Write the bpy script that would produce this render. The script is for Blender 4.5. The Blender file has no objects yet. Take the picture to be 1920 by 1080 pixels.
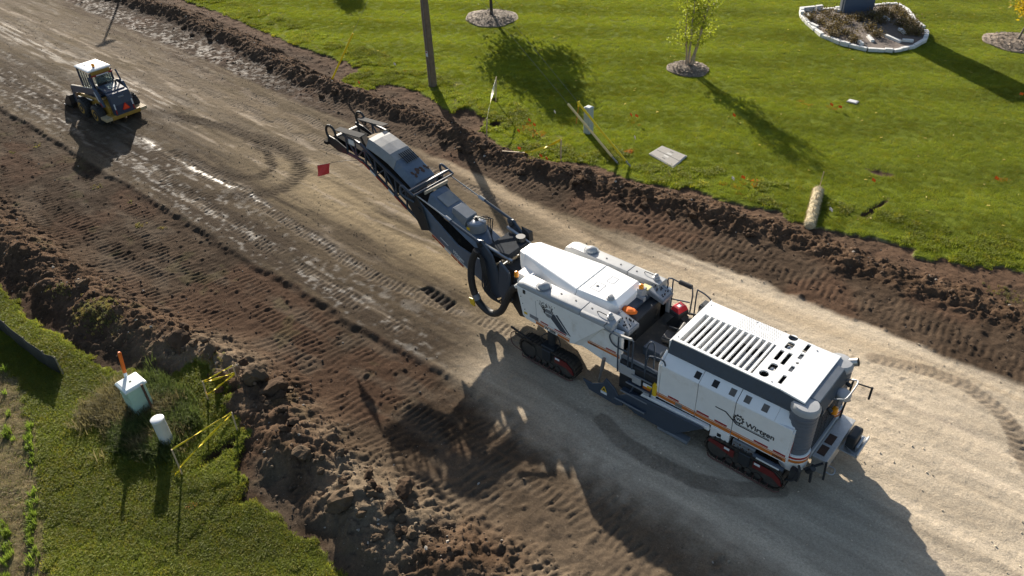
import bpy, bmesh, math, random
import numpy as np
from mathutils import Vector, Matrix
random.seed(7); rng = np.random.default_rng(7)
scene = bpy.context.scene
COL = scene.collection

# ------------------------------------------------------------------ camera
# world frame: X runs along the road towards the lower right, Y across it towards the lawn, Z up
FPX, CAM_H = 1480.0, 17.5
def _axes():
    n = np.array([1050-960., 2500-540., FPX]); n /= np.linalg.norm(n)
    up = -n
    a = np.array([-1110-960., -470-540., FPX]); a -= a.dot(up)*up; a /= np.linalg.norm(a)
    X = -a; Z = up; Y = np.cross(Z, X)
    return X, Y, Z
AX, AY, AZ = _axes()
def ray(px, py):
    d = np.array([px-960., py-540., FPX]); return np.array([d@AX, d@AY, d@AZ])
def G(px, py, z=0.0):                       # pixel of the photograph -> point on the level z
    d = ray(px, py); t = (z-CAM_H)/d[2]; return (d[0]*t, d[1]*t, z)
cam_data = bpy.data.cameras.new('camera'); cam = bpy.data.objects.new('camera', cam_data); COL.objects.link(cam)
R = Matrix(((AX[0], -AX[1], -AX[2]), (AY[0], -AY[1], -AY[2]), (AZ[0], -AZ[1], -AZ[2])))
cam.matrix_world = Matrix.Translation((0, 0, CAM_H)) @ R.to_4x4()
cam_data.sensor_width = 36; cam_data.lens = FPX/1920*36; cam_data.clip_end = 3000; cam_data.clip_start = 0.1
scene.camera = cam

# ------------------------------------------------------------------ light
SUN_AZ, SUN_EL = math.radians(-33.5), math.radians(21.0)   # direction the shadows fall, height of the sun
SH = Vector((math.cos(SUN_AZ), math.sin(SUN_AZ), 0))
to_sun = Vector((-SH.x*math.cos(SUN_EL), -SH.y*math.cos(SUN_EL), math.sin(SUN_EL)))
sd = bpy.data.lights.new('sun', 'SUN'); sd.energy = 4.6; sd.angle = math.radians(0.53); sd.color = (1.0, 0.915, 0.79)
sun = bpy.data.objects.new('sun', sd); COL.objects.link(sun)
sun.rotation_euler = (-to_sun).to_track_quat('-Z', 'Y').to_euler(); sun.location = (-20, 30, 40)
world = bpy.data.worlds.new('World'); scene.world = world; world.use_nodes = True
wn = world.node_tree.nodes; wl = world.node_tree.links
sky = wn.new('ShaderNodeTexSky'); sky.sky_type = 'NISHITA'; sky.sun_disc = False
sky.sun_elevation = SUN_EL; sky.sun_rotation = math.atan2(to_sun.x, to_sun.y); sky.air_density = 1.0; sky.dust_density = 1.5
wl.new(sky.outputs[0], wn['Background'].inputs[0]); wn['Background'].inputs[1].default_value = 0.064
vs = scene.view_settings; vs.view_transform = 'Standard'; vs.look = 'None'; vs.gamma = 1; vs.exposure = 1.3; vs.use_curve_mapping = False

# ------------------------------------------------------------------ materials
MATS = {}
def nodemat(name):
    m = bpy.data.materials.new(name); m.use_nodes = True
    nt = m.node_tree; return m, nt, nt.nodes['Principled BSDF']
def mat(name, col, rough=0.5, metal=0.0, var=0.12, scale=6.0, dirt=None, dirt_amt=0.0, bump=0.0, bscale=40.0, coat=0.0, spec=0.5, emit=0.0):
    if name in MATS: return MATS[name]
    m, nt, b = nodemat(name); N = nt.nodes; L = nt.links
    tc = N.new('ShaderNodeTexCoord')
    no = N.new('ShaderNodeTexNoise'); no.inputs['Scale'].default_value = scale; no.inputs['Detail'].default_value = 6; no.inputs['Roughness'].default_value = .65
    L.new(tc.outputs['Object'], no.inputs['Vector'])
    mp = N.new('ShaderNodeMapRange'); mp.inputs[1].default_value = .3; mp.inputs[2].default_value = .7
    mp.inputs[3].default_value = 1-var; mp.inputs[4].default_value = 1+var
    L.new(no.outputs[0], mp.inputs[0])
    mul = N.new('ShaderNodeVectorMath'); mul.operation = 'SCALE'; mul.inputs[0].default_value = col
    L.new(mp.outputs[0], mul.inputs['Scale'])
    src = mul.outputs[0]
    if dirt is not None:
        n2 = N.new('ShaderNodeTexNoise'); n2.inputs['Scale'].default_value = scale*.6; n2.inputs['Detail'].default_value = 9; n2.inputs['Roughness'].default_value = .72
        L.new(tc.outputs['Object'], n2.inputs['Vector'])
        m2 = N.new('ShaderNodeMapRange'); m2.inputs[1].default_value = .62-dirt_amt*.4; m2.inputs[2].default_value = .78-dirt_amt*.3; m2.inputs[4].default_value = min(1, .25+dirt_amt)
        L.new(n2.outputs[0], m2.inputs[0])
        mx = N.new('ShaderNodeMix'); mx.data_type = 'RGBA'; mx.inputs[7].default_value = (*dirt, 1)
        L.new(m2.outputs[0], mx.inputs[0]); L.new(src, mx.inputs[6]); src = mx.outputs[2]
    L.new(src, b.inputs['Base Color'])
    rr = N.new('ShaderNodeMapRange'); rr.inputs[3].default_value = max(.03, rough-.1); rr.inputs[4].default_value = min(1, rough+.12)
    L.new(no.outputs[0], rr.inputs[0]); L.new(rr.outputs[0], b.inputs['Roughness'])
    b.inputs['Metallic'].default_value = metal; b.inputs['Specular IOR Level'].default_value = spec
    if coat: b.inputs['Coat Weight'].default_value = coat; b.inputs['Coat Roughness'].default_value = .15
    if emit: b.inputs['Emission Color'].default_value = (*col, 1); b.inputs['Emission Strength'].default_value = emit
    if bump:
        n3 = N.new('ShaderNodeTexNoise'); n3.inputs['Scale'].default_value = bscale; n3.inputs['Detail'].default_value = 5
        L.new(tc.outputs['Object'], n3.inputs['Vector'])
        bp = N.new('ShaderNodeBump'); bp.inputs['Strength'].default_value = bump; bp.inputs['Distance'].default_value = .02
        L.new(n3.outputs[0], bp.inputs['Height']); L.new(bp.outputs[0], b.inputs['Normal'])
    MATS[name] = m; return m

# ------------------------------------------------------------------ mesh helpers
class MB:
    def __init__(s): s.v = []; s.f = []
    def _add(s, vs, fs):
        o = len(s.v); s.v += [tuple(map(float, p)) for p in vs]; s.f += [tuple(i+o for i in f) for f in fs]; return s
    def hexa(s, p):                                            # 8 points: bottom ring, top ring
        return s._add(p, [(3,2,1,0),(4,5,6,7),(0,1,5,4),(1,2,6,5),(2,3,7,6),(3,0,4,7)])
    def box(s, x0, x1, y0, y1, z0, z1):
        return s.hexa([(x0,y0,z0),(x1,y0,z0),(x1,y1,z0),(x0,y1,z0),(x0,y0,z1),(x1,y0,z1),(x1,y1,z1),(x0,y1,z1)])
    def prism(s, poly, a, b, axis='y'):                        # polygon in the two other axes, extruded a..b
        n = len(poly)
        def P(u, v, w): return {'y': (u, w, v), 'x': (w, u, v), 'z': (u, v, w)}[axis]
        vs = [P(u, v, a) for u, v in poly]+[P(u, v, b) for u, v in poly]
        fs = [tuple(range(n))[::-1], tuple(range(n, 2*n))]+[(i, (i+1) % n, n+(i+1) % n, n+i) for i in range(n)]
        return s._add(vs, fs)
    def loft(s, rings, caps=True):                             # rings of equal length
        n = len(rings[0]); vs = [p for r in rings for p in r]; fs = []
        for k in range(len(rings)-1):
            for i in range(n): fs.append((k*n+i, k*n+(i+1) % n, (k+1)*n+(i+1) % n, (k+1)*n+i))
        if caps: fs += [tuple(range(n))[::-1], tuple(range((len(rings)-1)*n, len(rings)*n))]
        return s._add(vs, fs)
    def tube(s, path, r, n=8, r1=None, caps=True):
        path = [Vector(p) for p in path]; rings = []; m = len(path)
        ref = None
        for k, p in enumerate(path):
            t = (path[min(k+1, m-1)]-path[max(k-1, 0)])
            if t.length < 1e-9: t = Vector((0, 0, 1))
            t.normalize()
            if ref is None: ref = t.orthogonal().normalized()
            u = (ref-t*ref.dot(t))
            u = u.normalized() if u.length > 1e-6 else t.orthogonal().normalized()
            ref = u; w = t.cross(u)
            rad = r if r1 is None else (r[k] if isinstance(r, (list, tuple)) else r+(r1-r)*k/(m-1))
            rings.append([p+(u*math.cos(2*math.pi*i/n)+w*math.sin(2*math.pi*i/n))*rad for i in range(n)])
        return s.loft(rings, caps)
    def cyl(s, p0, p1, r, n=14, r1=None): return s.tube([p0, p1], r, n, r1 if r1 is not None else r)
    def dome(s, c, r, h, n=14, k=5, sink=0.01):
        c = Vector(c); rings = [[c+Vector((r*math.cos(2*math.pi*i/n), r*math.sin(2*math.pi*i/n), -sink)) for i in range(n)]]
        for j in range(k+1):
            a = j/k*math.pi/2*.97
            rings.append([c+Vector((r*math.cos(a)*math.cos(2*math.pi*i/n), r*math.cos(a)*math.sin(2*math.pi*i/n), h*math.sin(a))) for i in range(n)])
        return s.loft(rings)
    def lathe(s, c, prof, n=16):                                # prof: (r, z)
        c = Vector(c)
        return s.loft([[c+Vector((r*math.cos(2*math.pi*i/n), r*math.sin(2*math.pi*i/n), z)) for i in range(n)] for r, z in prof])
    def bar(s, p0, p1, w, h, up=(0, 0, 1)):                    # rectangular bar between two points
        p0, p1 = Vector(p0), Vector(p1); t = (p1-p0).normalized(); u = Vector(up)
        if abs(t.dot(u)) > .98: u = Vector((1, 0, 0))
        a = t.cross(u).normalized()*w/2; b = a.cross(t).normalized()*h/2
        return s.hexa([p0-a-b, p1-a-b, p1+a-b, p0+a-b, p0-a+b, p1-a+b, p1+a+b, p0+a+b])
    def build(s, name, material, parent=None, bevel=0.0, smooth=False, seg=1):
        me = bpy.data.meshes.new(name); me.from_pydata(s.v, [], s.f)
        bm = bmesh.new(); bm.from_mesh(me); bmesh.ops.recalc_face_normals(bm, faces=bm.faces[:])
        if smooth:
            for f in bm.faces: f.smooth = True
            for e in bm.edges:
                if len(e.link_faces) == 2 and e.calc_face_angle(0) > .75: e.smooth = False
        bm.to_mesh(me); bm.free(); me.update()
        return finish(name, me, material, parent, bevel, seg)
ORIGIN = {}
def finish(name, me, material, parent=None, bevel=0.0, seg=1):
    if isinstance(material, str): material = MATS[material]
    me.materials.append(material)
    o = bpy.data.objects.new(name, me); COL.objects.link(o)
    if parent is not None:
        o.parent = parent
        p = parent; off = Vector((0, 0, 0))
        while p is not None: off += p.location; p = p.parent
        o.location = -off                                       # part meshes are written in world coordinates
    if bevel:
        b = o.modifiers.new('edge', 'BEVEL'); b.width = bevel; b.segments = seg; b.limit_method = 'ANGLE'; b.angle_limit = .6
    return o
def thing(name, label, cat, loc, group=None):
    o = bpy.data.objects.new(name, None); COL.objects.link(o); o.location = loc; o.empty_display_size = .3
    return tag(o, label, cat, group)
def tag(o, label, cat, group=None):
    o['label'] = label; o['category'] = cat
    if group: o['group'] = group
    return o
def smooth_path(pts, n=8):                                      # Catmull-Rom
    P = [Vector(p) for p in pts]; P = [P[0]*2-P[1]]+P+[P[-1]*2-P[-2]]; out = []
    for i in range(1, len(P)-2):
        for k in range(n):
            t = k/n; a, b, c, d = P[i-1:i+3]
            out.append(.5*((2*b)+(c-a)*t+(2*a-5*b+4*c-d)*t*t+(3*b-a-3*c+d)*t**3))
    return out+[P[-2]]

# ------------------------------------------------------------------ numpy noise
def _hash(ix, iy, seed):
    h = (ix.astype(np.int64)*374761393+iy.astype(np.int64)*668265263+seed*974711) & 0x7fffffff
    h = ((h ^ (h >> 13))*1274126177) & 0x7fffffff
    return ((h ^ (h >> 16)) & 0xffff)/65535.0
def vnoise(x, y, seed=0):
    ix = np.floor(x); iy = np.floor(y); fx = x-ix; fy = y-iy
    fx = fx*fx*(3-2*fx); fy = fy*fy*(3-2*fy)
    a = _hash(ix, iy, seed); b = _hash(ix+1, iy, seed); c = _hash(ix, iy+1, seed); d = _hash(ix+1, iy+1, seed)
    return (a*(1-fx)+b*fx)*(1-fy)+(c*(1-fx)+d*fx)*fy
def fbm(x, y, sc=1.0, oct=4, seed=0, gain=.5):
    s = 0; a = 1; t = 0
    for k in range(oct):
        s = s+a*vnoise(x*sc+k*17.3, y*sc-k*9.1, seed+k*13); t += a; a *= gain; sc *= 2.03
    return s/t
def clods(x, y, cell, seed, dens=.8, rmin=.3, rmax=.62):       # union of half-buried lumps
    ix = np.floor(x/cell); iy = np.floor(y/cell); out = np.zeros_like(x)
    for dx in (-1, 0, 1):
        for dy in (-1, 0, 1):
            cx, cy = ix+dx, iy+dy
            px = (cx+_hash(cx, cy, seed))*cell; py = (cy+_hash(cx, cy, seed+1))*cell
            r = (rmin+(rmax-rmin)*_hash(cx, cy, seed+2)**2)*cell
            on = _hash(cx, cy, seed+3) < dens
            asp = .6+.8*_hash(cx, cy, seed+4); an = 6.28*_hash(cx, cy, seed+5)
            ux, uy = x-px, y-py; a = ux*np.cos(an)+uy*np.sin(an); b = (-ux*np.sin(an)+uy*np.cos(an))*asp
            d2 = np.maximum(np.maximum(np.abs(a), np.abs(b)), .78*(np.abs(a)+np.abs(b)))/r; sl = (_hash(cx, cy, seed+6)-.5)*1.3
            out = np.maximum(out, np.where(on, np.minimum(np.clip(1-d2, 0, 1)*2.4, .75+sl*a/r)*r, 0))
    return out
def sstep(a, b, x): t = np.clip((x-a)/(b-a), 0, 1); return t*t*(3-2*t)
def curve(pts, z=0):                                            # pixel polyline -> Y as a function of X
    g = sorted(G(*p, z)[:2] for p in pts); gx = [p[0] for p in g]; gy = [p[1] for p in g]
    s0 = (gy[1]-gy[0])/(gx[1]-gx[0]+1e-6); s1 = (gy[-1]-gy[-2])/(gx[-1]-gx[-2]+1e-6)
    s0 = max(-.15, min(.15, s0)); s1 = max(-.15, min(.15, s1))
    gx = [gx[0]-60]+gx+[gx[-1]+30]; gy = [gy[0]-60*s0]+gy+[gy[-1]+30*s1]
    return lambda x: np.interp(x, gx, gy)
def poly_sd(pts, x, y):                                         # signed distance to a ground polygon (inside > 0)
    P = np.array(pts, float); n = len(P); d = np.full(x.shape, 1e9); ins = np.zeros(x.shape, bool)
    for i in range(n):
        a, b = P[i], P[(i+1) % n]; e = b-a; wx, wy = x-a[0], y-a[1]
        t = np.clip((wx*e[0]+wy*e[1])/(e@e+1e-12), 0, 1)
        d = np.minimum(d, (wx-e[0]*t)**2+(wy-e[1]*t)**2)
        c = (a[1] <= y) != (b[1] <= y)
        ins ^= c & (x < a[0]+(y-a[1])/(b[1]-a[1]+1e-12)*e[0])
    d = np.sqrt(d); return np.where(ins, d, -d)
def path_ds(pts, x, y):                                         # distance across and length along a ground path
    P = np.array(pts, float); D = np.full(x.shape, 1e9); S = np.zeros(x.shape); sg = np.zeros(x.shape); acc = 0
    for i in range(len(P)-1):
        a, b = P[i], P[i+1]; e = b-a; l = np.linalg.norm(e); wx, wy = x-a[0], y-a[1]
        t = np.clip((wx*e[0]+wy*e[1])/(l*l), 0, 1); dd = np.hypot(wx-e[0]*t, wy-e[1]*t)
        c = dd < D; D = np.where(c, dd, D); S = np.where(c, acc+t*l, S); sg = np.where(c, np.sign(wx*e[1]-wy*e[0]), sg); acc += l
    return D*sg, S

# ------------------------------------------------------------------ terrain layout (pixels of the photo laid on the ground)
def GP(pts): return [G(*p)[:2] for p in pts]
LAWN_EDGE = [(340,0),(420,28),(500,62),(560,88),(610,105),(677,128),(640,152),(660,168),(690,172),(720,156),(780,170),(800,181),(835,205),(852,214),(853,203),(872,200),(903,216),(912,232),(898,247),(925,264),(945,287),(985,297),(1042,305),(1086,305),(1137,319),(1188,341),(1243,352),(1297,356),(1345,376),(1400,390),(1458,396),(1480,414),(1510,424),(1546,433),(1627,447),(1719,473),(1712,486),(1750,494),(1752,482),(1821,503),(1852,498),(1919,517)]
LAWN = [(-700., 30.)]+[(-85., 30.)]+GP(LAWN_EDGE)+[(12., 24.5), (700., 26.), (700., 900.), (-700., 900.)]
LEFT_EDGE = [(-120,455),(0,540),(40,578),(60,603),(90,622),(140,648),(182,684),(206,701),(240,698),(284,705),(317,710),(346,702),(377,690),(400,694),(412,722),(455,736),(450,750),(420,770),(428,786),(462,811),(480,819),(450,843),(436,874),(442,890),(459,917),(450,947),(485,939),(519,973),(556,1006),(593,1024),(609,1047),(637,1080),(700,1150)]
_lp = GP(LEFT_EDGE)
LEFT = [(-700., _lp[0][1]-6)]+_lp+[(14., -8.), (700., -8.), (700., -900.), (-700., -900.)]
FIELD = GP([(0,668),(30,700),(55,745),(70,800),(80,900),(86,1080),(86,1150)])
FIELD = FIELD+[(-14, -30), (-10, -900), (-900, -900), (-900, -1)]
road_low = curve([(0,196),(89,250),(185,312),(315,389),(500,504),(640,588),(740,650),(830,690),(1000,800),(1200,930),(1450,1080)])
road_up = curve([(120,0),(220,45),(400,120),(560,190),(640,225),(740,262),(900,330),(1000,380),(1200,445),(1400,520),(1600,600),(1780,670),(1920,720)])
berm_up = curve([(235,0),(350,35),(450,80),(560,140),(610,160),(680,185),(760,212),(850,250),(910,285),(1000,315),(1080,330),(1150,352),(1230,372),(1300,388),(1380,415),(1450,428),(1510,450),(1600,490),(1700,525),(1800,555),(1920,600)])
berm_low = curve([(-60,385),(0,440),(60,490),(130,545),(190,585),(260,625),(330,655),(400,690),(470,745),(540,820),(620,900),(700,965),(790,1020),(900,1090)])
dark_band = curve([(0,150),(200,262),(400,400),(560,505),(700,590),(830,665)])
wet_line = curve([(0,95),(150,190),(300,280),(380,325),(470,366),(560,428),(700,515),(790,552)])
wet_line2 = curve([(0,50),(140,120),(300,190),(420,250),(520,300)])
tan_strip = curve([(880,325),(940,360),(1050,420),(1150,478),(1250,505),(1400,560),(1600,640),(1920,760)])
LOOPS = [GP([(230,195),(330,222),(430,238),(510,268),(560,300),(562,330),(530,355),(470,370),(380,372),(300,345)]),
         GP([(290,205),(390,232),(460,258),(502,285),(512,312),(490,332),(440,335),(380,312),(330,285)])]
TYRES = [GP([(1130,788),(1160,822),(1220,862),(1300,900),(1380,918),(1460,918)]), GP([(1640,672),(1740,695),(1810,722),(1870,765),(1905,810),(1912,850)]), GP([(1895,800),(1912,830),(1930,880)])]
HOLES = [(GP([(362,882),(378,862),(405,842),(438,822),(447,828),(430,846),(396,868),(368,886)]), .38),
         (GP([(404,758),(430,742),(448,736),(449,746),(425,755)]), .25),
         (GP([(921,186),(928,183),(936,186),(935,192),(927,194),(921,191)]), .3),
         (GP([(917,232),(926,228),(938,231),(939,238),(927,241),(917,238)]), .3),
         (GP([(1610,405),(1640,388),(1665,374),(1655,388),(1635,405),(1622,414)]), .12),
         (GP([(1620,320),(1650,322),(1680,334),(1650,333)]), .06)]
PIT = GP([(852,206),(872,200),(905,217),(910,232),(898,247),(870,240),(855,225)])
GROOVE = GP([(788,542),(806,536),(858,568),(838,582)])

def axis(segs):
    out = [segs[0][0]]
    for a, b, d0, d1 in segs:
        p = a
        while p < b-1e-6:
            p = min(b, p+d0+(d1-d0)*(p-a)/(b-a)); out.append(p)
    return np.array(out)
xs = axis([(-700,-120,60,25),(-120,-82,6,.4),(-82,-34,.16,.07),(-34,4.5,.058,.058),(4.5,20,.12,2),(20,600,6,80)])
ys = axis([(-600,-10,60,2),(-10,-1,.6,.08),(-1,30.5,.058,.058),(30.5,40,.08,.35),(40,72,.35,.6),(72,120,1,8),(120,900,20,80)])
X, Y = np.meshgrid(xs, ys, indexing='ij')
def terrain():
    w1 = (fbm(X, Y, .9, 4, 3)-.5); w2 = (fbm(X, Y, 3.1, 3, 5)-.5)
    jx, jy = X+w2*.5+w1*.25, Y+(fbm(X, Y, 2.7, 4, 8)-.5)*.5
    near = (X > -84) & (X < 9) & (Y > -3) & (Y < 45)
    lawn = np.full(X.shape, -5.0); left = np.full(X.shape, -5.0); field = np.full(X.shape, -5.0)
    lawn[:] = poly_sd(LAWN, jx, jy); left[:] = poly_sd(LEFT, jx, jy); field[:] = poly_sd(FIELD, jx+w1*.8, jy)
    grass = np.maximum(sstep(-.03, .05, lawn), sstep(-.03, .05, left))
    turf = np.maximum(lawn, left)
    fld = sstep(-.25, .35, field)
    Z = np.zeros_like(X)
    col = np.zeros(X.shape+(3,)); wet = np.zeros_like(X)
    def C(*c): return np.array(c)
    def mix(c, m): 
        nonlocal col
        col = col*(1-m[..., None])+np.asarray(c)*m[..., None] if np.ndim(c) == 1 else col*(1-m[..., None])+c*m[..., None]
    rl = road_low(X)+w1*.35; ru = road_up(X)+w1*.5; bu = berm_up(X)+w1*.3; bl = berm_low(X)+w1*.5
    soft = .15+.9*sstep(-16, -11, X); road = sstep(-soft, soft, Y-rl+w2*soft)*sstep(-.25, .25, ru-Y)
    lowband = sstep(-.1-.7*sstep(-16, -11, X), .2+.9*sstep(-16, -11, X), rl-Y-w2*.8*sstep(-16, -11, X))*(1-grass); upband = sstep(-.2, .2, Y-ru)*(1-grass)
    # ---- road surface colour
    n1 = fbm(X, Y, .35, 5, 21); ns = fbm(X*.22, Y*2.2, 1.0, 5, 33); nf = fbm(X, Y, 5, 3, 41); ns2 = fbm(X*.5, Y*5.5, 1.0, 4, 36)
    t = sstep(-19, -8.5, X+w1*3)
    base = C(.135, .104, .067)*(1-t[..., None])+C(.42, .35, .26)*t[..., None]
    k_ = .5+.5*t; ns_c = np.clip((ns-.5)*2.2+.5, 0, 1); col[:] = base*(.42+.26*k_+(1.05-.55*k_)*ns_c*.8+.3*n1)[..., None]*(.8+.4*ns2)[..., None]
    far = sstep(-26, -50, X); mix(C(.135, .108, .082), far*.7*sstep(.35, .6, n1*.4+ns*.6))
    mix(C(.29, .225, .135), np.exp(-((Y-(dark_band(X)+4.2+w1))/1.5)**2)*sstep(-36, -25, X)*sstep(-12, -15, X)*sstep(.35, .6, .5*n1+.5*ns)*.75)
    db = Y-dark_band(X); dk = np.exp(-np.abs(db/1.55)**2.5)*sstep(-13, -16, X)
    mix(C(.042, .031, .022), dk*(.6+.5*sstep(.4, .6, ns)).clip(0, .93))
    d2 = Y-(dark_band(X)+2.4); mix(C(.04, .03, .021), np.exp(-((d2+w1)/.7)**2)*sstep(-14.5, -18, X)*sstep(.35, .6, ns2)*.75)
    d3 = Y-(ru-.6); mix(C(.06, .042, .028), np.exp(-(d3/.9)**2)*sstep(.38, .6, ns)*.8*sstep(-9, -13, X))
    for cen, sp in ((16.9, 1.0), (19.2, .6), (13.2, .35)):
        mix(C(.1, .08, .058), np.exp(-((Y-cen-w1*1.5)/sp)**2)*sstep(-24, -34, X)*sstep(.45, .62, ns)*.65)
    # light ruts and white dry streaks
    for off, wd in ((1.0, .14), (2.9, .2), (5.0, .16), (6.2, .25), (7.6, .2)):
        yy = rl+off+w1*.6; mix(C(.34, .28, .215), np.exp(-((Y-yy)/wd)**2)*sstep(.42, .62, ns2)*.55*road)
    ts = tan_strip(X)+w1*.4
    mix(C(.37, .29, .195), np.exp(-((Y-ts)/.5)**2)*sstep(.3, .55, ns)*.75*sstep(-30, -24, X))
    for k, lp in enumerate(LOOPS):
        D, S = path_ds(lp, X+w2*.3, Y+w2*.3); w = .42 if k == 0 else .3
        m = np.exp(-(D/w)**4)*(.55+.45*nf)*road; mix(C(.04, .03, .021), m*.9); Z -= .02*m; Z += m*.02*np.sin(S*2*np.pi/.22+np.abs(D)*9)
    for tp in TYRES:
        D, S = path_ds(tp, X, Y); m = sstep(.3, .24, np.abs(D))*(1-grass); mix(C(.13, .1, .072), m*.55*(.7+.6*nf)); Z += m*.011*np.tanh(3*np.sin(S*2*np.pi/.24+np.abs(D)*14))*(.2+1.2*nf)
    # wet streaks that catch the low sun
    wl_ = Y-wet_line(X)-w1*.35
    wet = np.maximum(wet, np.exp(-(wl_/.2)**2)*sstep(-14.5, -17.5, X)*sstep(.44, .62, ns2*.55+nf*.45)*(.45+.55*sstep(-21, -30, X)*sstep(-46, -36, X)))
    wl2 = Y-wet_line2(X)-w1*.8
    wet = np.maximum(wet, np.exp(-(wl2/.8)**2)*sstep(-36, -44, X)*sstep(.45, .6, ns2)*.45)
    wet = np.maximum(wet, sstep(.56, .68, ns2*.6+nf*.4)*sstep(-24, -48, X)*road*.16)
    wet = np.maximum(wet, dk*sstep(.5, .66, nf*.55+ns2*.45)*.55)
    wet *= road
    # fine gravel relief and dark crumbs
    Z += road*((fbm(X, Y, 6, 3, 51)-.5)*.03+(fbm(X*.3, Y*2.5, 1, 4, 52)-.5)*.05)
    cr = clods(X, Y, .17, 61, .3, .1, .36)*road*(.15+.8*sstep(.55, .65, n1)); Z += cr*.45; mix(C(.09, .07, .052), np.clip(cr*9, 0, .7))
    # ---- tread bands: (centre offset curve, half width, pitch, amplitude, mask)
    def tread(yc, hw, pitch, amp, msk, seed, skew=.12):
        yy = yc+w1*.15; d = (Y-yy)/hw
        b = sstep(1.0, .82, np.abs(d))*msk*sstep(.3, .6, fbm(X, Y, .7, 4, seed))
        ph = (X+skew*(Y-yy)+w2*.12+w1*.25)*2*np.pi/pitch
        r = np.abs(np.sin(ph/2))**.6
        return b, b*amp*(r-.6)*(.2+1.6*fbm(X, Y, 3.3, 3, seed+50))
    tr = np.zeros_like(X)
    # on the road: dozer tracks
    for yc, hw, pit, amp, lo, hi, sd_ in ((wet_line(X)-.05, .3, .22, .055, -37, -13.6, 71), (dark_band(X)+.05, .34, .22, .06, -70, -17, 72), (wet_line(X)+2.4, .3, .22, .045, -60, -40, 73), (rl+8.3, .3, .22, .05, -60, -30, 75), (wet_line2(X)+.7, .3, .22, .045, -70, -40, 74), (ru-1.1, .28, .22, .05, -50, -20, 76), (ru-2.6, .26, .22, .035, -45, -26, 77)):
        b, h = tread(yc, hw, pit, amp, sstep(lo-1, lo+1, X)*sstep(hi+.4, hi-.4, X)*road, sd_); Z += h-.03*b; tr = np.maximum(tr, b)
    mix(C(.19, .155, .118), tr*.45)
    dk2 = np.exp(-np.abs((db-.5)/2.3)**3)*sstep(-13, -16.5, X); mix(C(.046, .034, .024), np.clip(dk2*(.35+.65*sstep(.36, .58, ns)), 0, 1)*.72*road)
    # ---- soil bands
    sn = fbm(X, Y, .55, 5, 81); sn2 = fbm(X, Y, 2.3, 4, 83)
    soil = C(.036, .024, .016)*(1-sn[..., None])+C(.105, .073, .049)*sn[..., None]
    soil = soil*(.7+.6*sn2)[..., None]
    red = sstep(.52, .66, fbm(X+3, Y, .3, 4, 87)); soil = soil*(1-red[..., None]*.6)+C(.105, .06, .038)*red[..., None]*.6
    dry = sstep(.5, .68, fbm(X*.6, Y*1.6, 1.0, 4, 89)); grey = C(.135, .105, .076)
    soil_l = soil*(1-.5*dry[..., None])+grey*.5*dry[..., None]
    nearx = sstep(-15, -5, X); soil_l = soil_l*(1-.6*nearx[..., None])+C(.165, .125, .085)*.6*nearx[..., None]
    mix(soil_l*(.66+.2*nearx[..., None]), lowband); mix(soil*.85, upband)
    up_far = sstep(-26, -45, X); mix(C(.045, .033, .025), upband*up_far*.5)
    wet = np.maximum(wet, upband*sstep(-30, -46, X)*sstep(.5, .62, nf)*.42*sstep(3.0, 1.0, Y-ru))
    # low band: step down at the cut edge, long grouser marks
    Z -= .1*sstep(0, .3, rl-Y)*(1-grass)*sstep(-11, -15, X)
    Z += .035*np.exp(-((rl-.1-Y)/.25)**2)*sstep(-12, -16, X)*sstep(.35, .75, fbm(X, Y, 1.7, 4, 99))
    wid = np.maximum(rl-bl, .5)
    for fr, hw, pit, amp, sd_ in ((.14, .34, .24, .05, 91), (.32, .36, .23, .065, 92), (.52, .4, .25, .07, 93), (.7, .42, .24, .075, 94), (.86, .3, .24, .05, 95)):
        b, h = tread(rl-.15-wid*fr, hw*1.15, pit, amp, lowband, sd_, -.15); Z += h; tr = np.maximum(tr, b)
    rough_l = lowband*(.4+.6*sn)*(1-.6*np.clip(tr, 0, 1)); Z += rough_l*((fbm(X, Y, 3, 5, 97, .6)-.5)*.16)
    Z += lowband*clods(X, Y, .3, 101, .35, .1, .3)*.8
    # upper band
    for off, hw, pit, amp, sd_ in ((.35, .3, .24, .035, 111), (1.05, .36, .24, .06, 112), (1.9, .34, .25, .055, 113)):
        b, h = tread(ru+off, hw, pit, amp, upband, sd_, .1); Z += h; tr = np.maximum(tr, b)
    Z += upband*((fbm(X, Y, 2.6, 5, 117, .6)-.5)*.14)*(1-.5*tr)+upband*clods(X, Y, .28, 118, .35, .1, .34)*.8
    # ---- berms of dug soil
    def berm(yc, height, wup, wdn, seed, z0):
        d = Y-yc; prof = np.where(d > 0, np.exp(-np.abs(d/wup)**2.2), np.exp(-np.abs(d/wdn)**2.2))
        lump = .45+.8*fbm(X, Y, .5, 3, seed)+.5*(fbm(X, Y, 1.6, 3, seed+1)-.5)
        m = prof*(1-np.clip(grass, 0, 1)*.75)
        h = height*prof*lump
        k = m > .03; cl = np.zeros_like(X)
        xx, yy = X[k]+(fbm(X[k], Y[k], 3, 3, seed+8)-.5)*.55, Y[k]+(fbm(X[k], Y[k], 3, 3, seed+9)-.5)*.55
        cl[k] = clods(xx, yy, .85, seed+2, .45, .2, .5)*.32+clods(xx, yy, .42, seed+3, .6, .15, .5)*.55+clods(xx, yy, .2, seed+4, .7, .15, .52)*.75+(fbm(xx, yy, 5, 4, seed+5, .65)-.5)*.26
        return m, (h+cl*sstep(.03, .4, m))*(1-np.clip(grass, 0, 1)*.6), cl
    amp_l = .62*sstep(-42, -30, X)+.12; amp_l = amp_l*(1-.25*sstep(-12, -6, X)); m1, h1, c1 = berm(bl, amp_l, 1.15, 1.0, 201, 0); Z += h1
    amp_u = np.where(X < -25, .44, .4)*(1-.55*sstep(-13, -9, X)); 
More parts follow.
